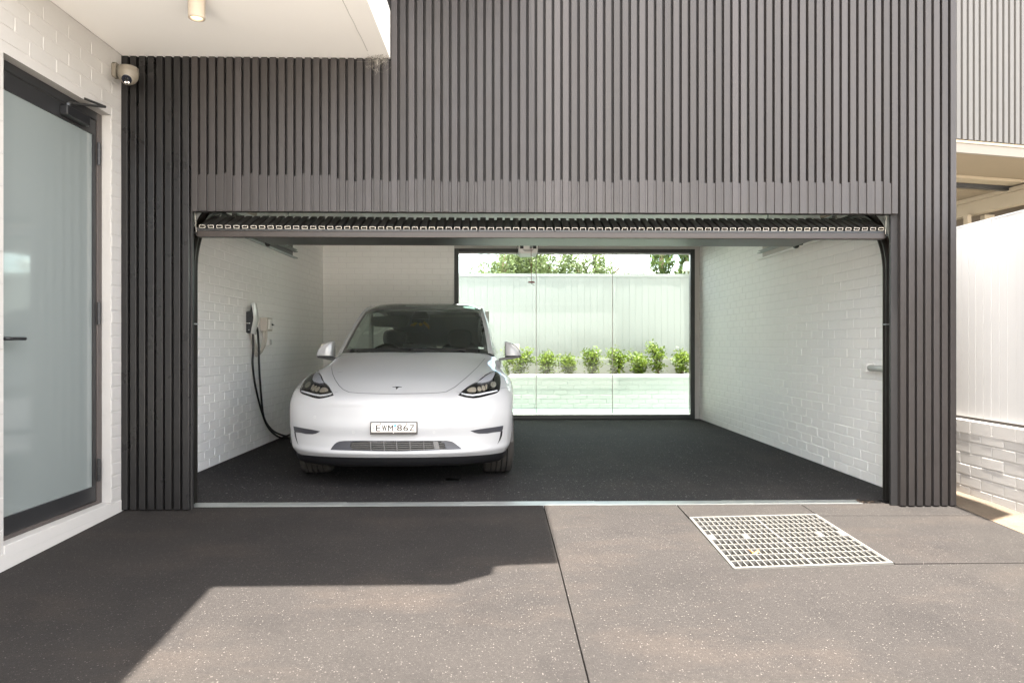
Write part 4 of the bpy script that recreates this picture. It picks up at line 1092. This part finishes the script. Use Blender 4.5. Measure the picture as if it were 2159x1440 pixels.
# --- shut lines, fog recesses, tow-eye cover, sensors
def z36(pts): return [(590+x/3.6, 620+y/3.6) for x, y in pts]
ribbon('bonnet_gap', z36([(452,452),(425,480),(402,520),(393,560),(400,605),(420,650),(450,695),(482,725),(525,745),(600,752),(750,757),(880,758),(1050,755),(1200,750),(1262,742),(1330,705),(1420,630),(1500,555),(1556,490)]), .0055, 'car_black', car)
ribbon('bumper_gap', [(688, 836), (700, 829), (712, 826)], .003, 'car_grey_plastic', car, both=True)
ribbon('fender_gap', z12([(1262,950),(1380,930),(1500,935)]), .003, 'car_grey_plastic', car, both=True)
def z76(pts): return [(840+x/7.58, 820+y/7.58) for x, y in pts]
patch('fog_recess', z76([(1150,668),(1300,640),(1500,612),(1675,585),(1668,640),(1655,668),(1640,680),(1520,690),(1420,710),(1290,714),(1220,700)]), 'car_grey_plastic', car, .0018, step=2.0, both=True)
patch('air_slit', z76([(1636,682),(1664,668),(1655,740),(1630,805),(1582,880),(1605,825),(1622,760)]), 'car_black', car, .0018, step=2.0, both=True)
ribbon('tow_cover_gap', [(953.5+8.1*math.cos(a*math.pi/18), 892+8.1*math.sin(a*math.pi/18)) for a in range(37)], .0026, 'car_trim_light', car)
for px, py in ((915, 911), (745, 911), (1034, 879), (664, 879)):
    ribbon('parking_sensor', [(px+2.2*math.cos(a*math.pi/8), py+2.2*math.sin(a*math.pi/8)) for a in range(17)], .0022, 'car_trim_light', car)

# --- emblem
p, n = hit(837, 818); u = Vector((1, 0, 0)); v = n.cross(u).normalized()
if v.z < 0: v = -v
def em(pts, name):
    q = [p+n*.004+u*a+v*b for a, b in pts]; q2 = [x-n*.004 for x in q]; k = len(q)
    build(MB().add([tuple(x) for x in q+q2], [tuple(range(k)), tuple(range(2*k-1, k-1, -1))]+[(i, k+i, k+(i+1) % k, (i+1) % k) for i in range(k)]), name, 'car_gloss_black', car)
em([(-.038, .012), (-.030, .017), (-.012, .0195), (0, .020), (.012, .0195), (.030, .017), (.038, .012), (.034, .0135), (.012, .0145), (.010, .0085), (.0, -.030), (-.010, .0085), (-.012, .0145), (-.034, .0135)], 'emblem')

# --- number plate
pc, pn = hit(830, 902); PY = pc.y-.022
def pz(px, py): q = onY(px, py, PY); return q.x, q.z
fa, fb_ = pz(780.5, 889.3), pz(880, 916)
fr_ = build(B(fa[0], fb_[0], PY, PY+.02, fb_[1], fa[1]), 'number_plate', 'plate_frame', car, bevel=.004)
pa, pb = pz(783, 891.6), pz(877.5, 910.6)
build(B(pa[0], pb[0], PY-.003, PY-.0005, pb[1], pa[1]), 'plate_sheet', 'plate_cream', fr_, bevel=.001)
def text(s, px0, px1, py0, py1, mat, name, y=PY-.0042, extr=.0006):
    cu = bpy.data.curves.new('lettering', 'FONT'); cu.body = s; cu.extrude = extr; cu.offset = .0
    ob = bpy.data.objects.new('lettering', cu); COL.objects.link(ob)
    dg = bpy.context.evaluated_depsgraph_get(); me = bpy.data.meshes.new_from_object(ob.evaluated_get(dg))
    bpy.data.objects.remove(ob)
    co = np.array([v.co[:] for v in me.vertices]); lo, hi = co.min(0), co.max(0)
    a, b = pz(px0, py1), pz(px1, py0)
    for v in me.vertices:
        x, y_, z = v.co; v.co = (a[0]+(x-lo[0])/(hi[0]-lo[0])*(b[0]-a[0]), y-z, a[1]+(y_-lo[1])/(hi[1]-lo[1])*(b[1]-a[1]))
    me.materials.clear(); me.materials.append(M[mat]); me.update()
    return link(name, me, fr_)
def z18(x, y): return 770+x/18, 880+y/18
for chx, x0, x1 in (('E', 412, 578), ('W', 640, 822), ('M', 872, 1062), ('8', 1212, 1395), ('6', 1452, 1628), ('Z', 1680, 1872)):
    a = z18(x0, 278 if chx in '86Z' else 288); b = z18(x1, 505 if chx in '86Z' else 515); text(chx, a[0]-.25, b[0]-.25, a[1], b[1], 'plate_ink', 'letter'); text(chx, a[0]+.3, b[0]+.3, a[1]-.1, b[1]+.1, 'plate_ink', 'letter', PY-.0047)
for chx, y0, y1 in (('N', 272, 330), ('S', 355, 425), ('W', 455, 515)):
    a = z18(283, y0); b = z18(345, y1); text(chx, a[0], b[0], a[1], b[1], 'plate_frame', 'state_letter')
def plate_poly(pts, mat, name, dy=.004):
    q = [pz(*z18(*p)) for p in pts]; build(MB().prism(q, 1, PY-dy, PY-dy+.001), name, mat, fr_)
plate_poly([(1135, 225), (1205, 350), (1075, 350)], 'sticker_blue', 'blue_sticker')
plate_poly([(1140+22*math.cos(a*.785), 398+22*math.sin(a*.785)) for a in range(8)], 'plate_ink', 'separator_dot')
for x in (580, 1578): plate_poly([(x+24*math.cos(a*.785), 240+24*math.sin(a*.785)) for a in range(8)], 'plate_ink', 'bolt')
for x in (692, 1475, 262, 1905): plate_poly([(x+11*math.cos(a*.785), 238+11*math.sin(a*.785)) for a in range(8)], 'plate_frame', 'pin_hole')
plate_poly([(1040, 565), (1072, 572), (1105, 565), (1078, 590), (1072, 618), (1066, 590)], 'plate_cream', 'frame_mark', .0008)

# --- glasshouse
gh = [
 [(0,1.155,1.084),(.20,1.168,1.083),(.42,1.212,1.080),(.60,1.305,1.075),(.715,1.405,1.068),(.765,1.445,1.048),(.770,1.47,1.042)],
 [(0,1.45,1.262),(.20,1.46,1.261),(.40,1.50,1.257),(.575,1.585,1.250),(.685,1.665,1.238),(.738,1.695,1.215),(.792,1.71,1.048)],
 [(0,1.75,1.425),(.19,1.755,1.424),(.385,1.79,1.419),(.55,1.85,1.408),(.650,1.905,1.388),(.704,1.925,1.362),(.800,1.93,1.052)],
 [(0,2.02,1.550),(.185,2.025,1.549),(.37,2.05,1.545),(.525,2.10,1.533),(.618,2.14,1.508),(.672,2.155,1.480),(.802,2.16,1.055)],
 [(0,2.32,1.610),(.18,2.322,1.609),(.36,2.335,1.605),(.51,2.36,1.592),(.598,2.38,1.562),(.655,2.39,1.532),(.802,2.39,1.060)],
 [(0,2.8,1.628),(.18,2.8,1.627),(.35,2.8,1.622),(.50,2.8,1.610),(.588,2.8,1.582),(.646,2.8,1.552),(.800,2.8,1.070)],
 [(0,3.5,1.560),(.17,3.5,1.559),(.34,3.49,1.555),(.48,3.48,1.544),(.56,3.47,1.515),(.615,3.46,1.485),(.788,3.45,1.088)],
 [(0,4.2,1.340),(.17,4.19,1.339),(.33,4.18,1.335),(.45,4.16,1.325),(.52,4.14,1.300),(.575,4.12,1.270),(.740,4.1,1.106)],
 [(0,4.60,1.13),(.17,4.59,1.13),(.33,4.56,1.128),(.46,4.52,1.123),(.54,4.47,1.118),(.60,4.44,1.11),(.665,4.42,1.096)]]
NG, NM = 10, 8
GH = cr(cr(gh, NG, 0), NM, 1)
def region(name, i0, i1, j0, j1, mat, skip=None, both=True, parent=None, off=0):
    A = GH[i0:i1+1, j0:j1+1]
    if both:
        F_ = np.concatenate([mirror(A)[:, :0:-1], A], axis=1) if j0 == 0 else None
        if F_ is not None: o = build(MB().grid(W(F_)), name, mat, parent or car, smooth=True); return o
        for P in (A, mirror(A)): o = build(MB().grid(W(P)), name, mat, parent or car, smooth=True)
        return o
jE = 4*NM
ws_ = region('windscreen', 2, 3*NG-2, 0, jE-3, 'car_glass')
region('windscreen_border', 0, 2, 0, jE, 'car_gloss_black', parent=ws_)
region('windscreen_border', 3*NG-2, 3*NG+1, 0, jE, 'car_gloss_black', parent=ws_)
region('windscreen_border', 2, 3*NG-2, jE-3, jE, 'car_gloss_black', parent=ws_)
region('roof_glass', 3*NG+1, 7*NG, 0, jE, 'car_glass_dark')
region('rear_glass', 7*NG, 8*NG, 0, jE, 'car_glass_dark')
region('roof_pillar', 0, 8*NG, jE, 5*NM, 'car_paint')
region('side_window', 0, 8*NG, 5*NM, 6*NM, 'car_glass')
# wipers
for (a, b) in (((-.55, 1.30, 1.092), (-.02, 1.19, 1.112)), ((.02, 1.165, 1.098), (.50, 1.26, 1.104))):
    build(MB().tube([W(a), W(b)], .007, 6), 'wiper', 'car_black', car)
build(MB().grid(W([[(-.60, 1.27, 1.068), (0, 1.12, 1.078), (.60, 1.27, 1.068)], [(-.66, 1.40, 1.062), (0, 1.20, 1.060), (.66, 1.40, 1.062)]])), 'cowl', 'car_black', car)

# --- mirrors
mo = [(0, .156), (.006, .166), (.035, .164), (.08, .148), (.125, .118), (.155, .075), (.170, .030), (.172, .012), (.0, .006)]
for s in (-1, 1):
    ox, oy, oz = .880, 1.72, 1.018
    mb = MB(); rings = []
    for (yy, sc, ins) in ((.0, .80, .012), (.012, .93, .004), (.035, 1.0, 0), (.12, 1.0, 0), (.135, .96, .003)):
        rings.append([(XC+s*(ox+(.086+(x-.086)*sc)), YN+oy+yy, oz+(.08+(z-.08)*sc)) for x, z in mo])
    k = len(mo); vs = [q for r_ in rings for q in r_]
    fs = [(i*k+j, i*k+(j+1) % k, (i+1)*k+(j+1) % k, (i+1)*k+j) for i in range(4) for j in range(k)]+[tuple(range(k-1, -1, -1)), tuple(4*k+j for j in range(k))]
    m_ = build(mb.add(vs, fs), 'mirror', 'car_paint', car); shade_auto(m_, 50)
    build(MB().prism([(XC+s*(ox-.085), oz-.012), (XC+s*(ox-.06), oz-.030), (XC+s*(ox+.06), oz-.020), (XC+s*(ox+.150), oz-.002), (XC+s*(ox+.168), oz+.014), (XC+s*(ox+.002), oz+.004)], 1, YN+oy+.004, YN+oy+.11), 'mirror_base', 'car_black', m_, bevel=.004)
    build(B(*sorted((XC+s*(ox+.012), XC+s*(ox+.155))), YN+oy+.1355, YN+oy+.137, oz+.03, oz+.14), 'mirror_glass', 'lamp_chrome', m_)

# --- wheels
def wheel(x, y, steer):
    c = Vector((XC+x, YN+y, .352)); rot = Matrix.Rotation(steer, 4, 'Z'); s = 1 if x > 0 else -1
    def T(mb):
        mb.v = [tuple(c+(rot @ (Vector(v)-c))) for v in mb.v]; return mb
    w = .1275; r_ = .352
    prof = [(.245, -w+.02), (.30, -w), (.335, -w+.006), (.347, -w+.022)]
    ys = [-w+.022]
    groove = [-.066, -.022, .022, .066]; g = .0055; out = list(prof)
    for q in groove: out += [(r_, q-g), (r_-.010, q-g+.0006), (r_-.010, q+g-.0006), (r_, q+g)]
    out += [(.347, w-.022), (.335, w-.006), (.30, w), (.245, w-.02)]
    mb = T(MB().lathe(out, c, (1, 0, 0), n=64))
    rim_faces = len(mb.f); n = 64
    for i in range(len(out)-1):
        if out[i][0] < r_-.008 and out[i+1][0] < r_-.008 and abs(out[i][1]) < .09:
            for k in range(n): mb.mi[i*n+k] = 1
    wh = build(mb, 'wheel', ['tyre_rubber', 'tyre_groove'], car); shade_auto(wh, 40)
    rm = MB().lathe([(.247, -w+.02), (.24, -.05), (.235, .05), (.247, w-.02)], c, (1, 0, 0), n=48)
    rm.lathe([(.05, s*.10), (.05, s*.085), (.0, s*.10)], c, (1, 0, 0), n=20)
    for k in range(5):
        a = k*2*math.pi/5; d = Vector((0, math.cos(a), math.sin(a))); t = Vector((0, -math.sin(a), math.cos(a)))
        q = [c+d*.03+t*.035+Vector((s*.095, 0, 0)), c+d*.24+t*.022+Vector((s*.085, 0, 0)), c+d*.24-t*.022+Vector((s*.085, 0, 0)), c+d*.03-t*.035+Vector((s*.095, 0, 0))]
        q2 = [v-Vector((s*.03, 0, 0)) for v in q]
        rm.add(q+q2, [(0, 1, 2, 3), (7, 6, 5, 4), (0, 4, 5, 1), (2, 6, 7, 3)])
    build(T(rm), 'rim', 'alloy', wh)
for x in (-.803, .803):
    wheel(x, .875, R(5)); wheel(x, 3.765, 0)
# arch liners and tow eye
for s in (-1, 1):
    for yc in (.875, 3.765):
        rows = [[(XC+s*xx, YN+yc+.40*math.cos(a), .352+.40*math.sin(a)) for a in [k*math.pi/14-.15 for k in range(16)]] for xx in (.945, .60)]
        build(MB().grid(rows), 'arch_liner', 'car_black', car)
ec = Vector((XC-.60, YN+.50, .195))
build(MB().tube([ec+Vector((.022*math.cos(a), 0, .022*math.sin(a))) for a in [k*math.pi/6 for k in range(13)]], .006, 6), 'tow_eye', 'steel_galv', car)

# --- cabin
def cab(mb, name, mat, **k): return build(mb, name, mat, car, **k)
dash = [[(-.70, 1.36, 1.045), (-.35, 1.30, 1.05), (0, 1.28, 1.05), (.35, 1.30, 1.05), (.70, 1.36, 1.045)], [(-.72, 1.75, 1.035), (-.35, 1.78, 1.045), (0, 1.78, 1.045), (.35, 1.78, 1.045), (.72, 1.75, 1.035)], [(-.72, 1.80, .70), (-.35, 1.84, .70), (0, 1.84, .70), (.35, 1.84, .70), (.72, 1.80, .70)]]
cab(MB().grid(W(cr(dash, 4, 1))), 'dashboard', 'car_seat', smooth=True)
cab(MB().box(XC-.76, XC+.76, YN+1.5, YN+4.3, .42, .46), 'cabin_floor', 'car_black')
def seat(x, y, back_z, w, head=True, hz=0):
    mb = MB(); P = []
    for (zz, yy, ww, th) in ((.50, -.02, .88, .10), (.70, .02, 1.0, .11), (.95, .08, 1.0, .10), (back_z-.05, .13, .86, .08), (back_z, .145, .62, .05)):
        P.append([(x-w*ww, y+yy+.03, zz), (x-w*ww*.8, y+yy-.02, zz), (x, y+yy, zz), (x+w*ww*.8, y+yy-.02, zz), (x+w*ww, y+yy+.03, zz), (x+w*ww*.8, y+yy+th, zz), (x-w*ww*.8, y+yy+th, zz), (x-w*ww, y+yy+.03, zz)])
    P = cr(P, 4, 0); mb.grid(W(P)); mb.add([tuple(q) for q in W(P[-1][:-1])], [tuple(range(7))])
    st = cab(mb, 'seat', 'car_seat', smooth=True)
    if head:
        h = cr([[(x-.135*f*k, y+.12-d*k, z) for f, d in ((1, 0), (.7, .035), (0, .04), (-.7, .035), (-1, 0), (-.6, -.06), (.6, -.06), (1, 0))] for z, k in ((back_z-.03, .8), (back_z+.03, 1), (back_z+.10, 1), (back_z+.145, .85), (back_z+.165, .45))], 4, 0); h = cr(h, 3, 1)
        hm = MB().grid(W(h)); hm.add([tuple(q) for q in W(h[-1][:-1])], [tuple(range(21))])
        build(hm, 'headrest', 'car_seat', st, smooth=True)
    cu_ = MB().box(XC+x-w, XC+x+w, YN+y-.50, YN+y+.03, .50, .62); build(cu_, 'cushion', 'car_seat', st, bevel=.03)
seat(-.37, 2.45, 1.16, .25); seat(.37, 2.45, 1.16, .25)
seat(-.38, 3.35, 1.02, .28); seat(.38, 3.35, 1.02, .28); seat(0, 3.37, 1.02, .12, False)
swc = Vector((XC-.37, YN+1.95, .985)); ax = Vector((0, -.92, .38)).normalized(); u1 = Vector((1, 0, 0)); v1 = ax.cross(u1)
sw = cab(MB().tube([swc+u1*.185*math.cos(a)+v1*.175*math.sin(a) for a in [k*math.pi/14 for k in range(29)]], .016, 8), 'steering_wheel', 'plastic_black', smooth=True)
build(MB().prism([(swc.x-.17, swc.z+.01), (swc.x+.17, swc.z+.01), (swc.x+.06, swc.z-.07), (swc.x-.06, swc.z-.07)], 1, swc.y-.01, swc.y+.02), 'wheel_boss', 'plastic_black', sw)
a, b = onY(849, 725.5, YN+1.82), onY(921, 737, YN+1.82)
cab(B(a.x, b.x, YN+1.82, YN+1.84, b.z, a.z), 'touchscreen', 'screen_back', bevel=.004)
q = [onY(*p, YN+2.02) for p in ((781, 671), (786, 667.5), (820, 666), (860, 665.5), (864, 670), (862, 684), (855, 690), (790, 689.5), (782, 684))]
cab(MB().prism([(p_.x, p_.z) for p_ in q], 1, YN+2.02, YN+2.04), 'sun_visor', 'car_trim_light', bevel=.004)
q = [onY(*p, YN+2.06) for p in ((905, 663), (1000, 664), (1006, 668), (910, 669))]
cab(MB().prism([(p_.x, p_.z) for p_ in q], 1, YN+2.06, YN+2.08), 'sun_visor', 'car_trim_light')
q = [onY(*p, YN+1.93) for p in ((875, 657), (898, 657), (905, 672), (866, 672))]
cab(MB().prism([(p_.x, p_.z) for p_ in q], 1, YN+1.93, YN+2.0), 'camera_housing', 'car_black')
a, b = onY(868, 673, YN+1.98), onY(902, 681, YN+1.98)
rv = cab(B(a.x, b.x, YN+1.98, YN+2.01, b.z, a.z), 'rear_view_mirror', 'car_black', bevel=.008)
def gold_piece(pts):
    q = [onY(840+x/7.2, 630+y/7.2, YN+1.95) for x, y in pts]
    build(MB().prism([(p_.x, p_.z) for p_ in q], 1, YN+1.945, YN+1.96), 'ornament', 'gold', rv, bevel=.003)
gold_piece([(175, 410), (200, 385), (250, 362), (300, 362), (270, 390), (235, 418)]); gold_piece([(305, 370), (340, 360), (372, 380), (350, 415), (320, 412)]); gold_piece([(370, 365), (395, 345), (430, 365), (465, 405), (470, 465), (445, 445), (410, 405)])
cab(MB().grid(W([[(-.62, 2.0, 1.50), (0, 1.98, 1.535), (.62, 2.0, 1.50)], [(-.60, 2.12, 1.49), (0, 2.12, 1.53), (.60, 2.12, 1.49)]])), 'headliner_edge', 'car_trim_light')
for s in (-1, 1):
    cab(MB().prism([(YN+2.72, 1.06), (YN+2.82, 1.06), (YN+2.80, 1.54), (YN+2.74, 1.54)], 0, XC+s*.66, XC+s*.70), 'centre_pillar', 'car_trim_light')
    cab(MB().grid(W([[(s*.75, 1.5, 1.04), (s*.76, 2.8, 1.05), (s*.74, 3.6, 1.07)], [(s*.76, 1.5, .5), (s*.76, 2.8, .5), (s*.74, 3.6, .5)]])), 'door_card', 'car_seat')
tag(build(MB().lathe([(.0, .0008), (.05, .0006), (.07, .0003)], (-.42, 6.08, .0), n=18), 'oil_stain', 'car_black'), 'small dark oil patch on the floor before the car', 'stain')
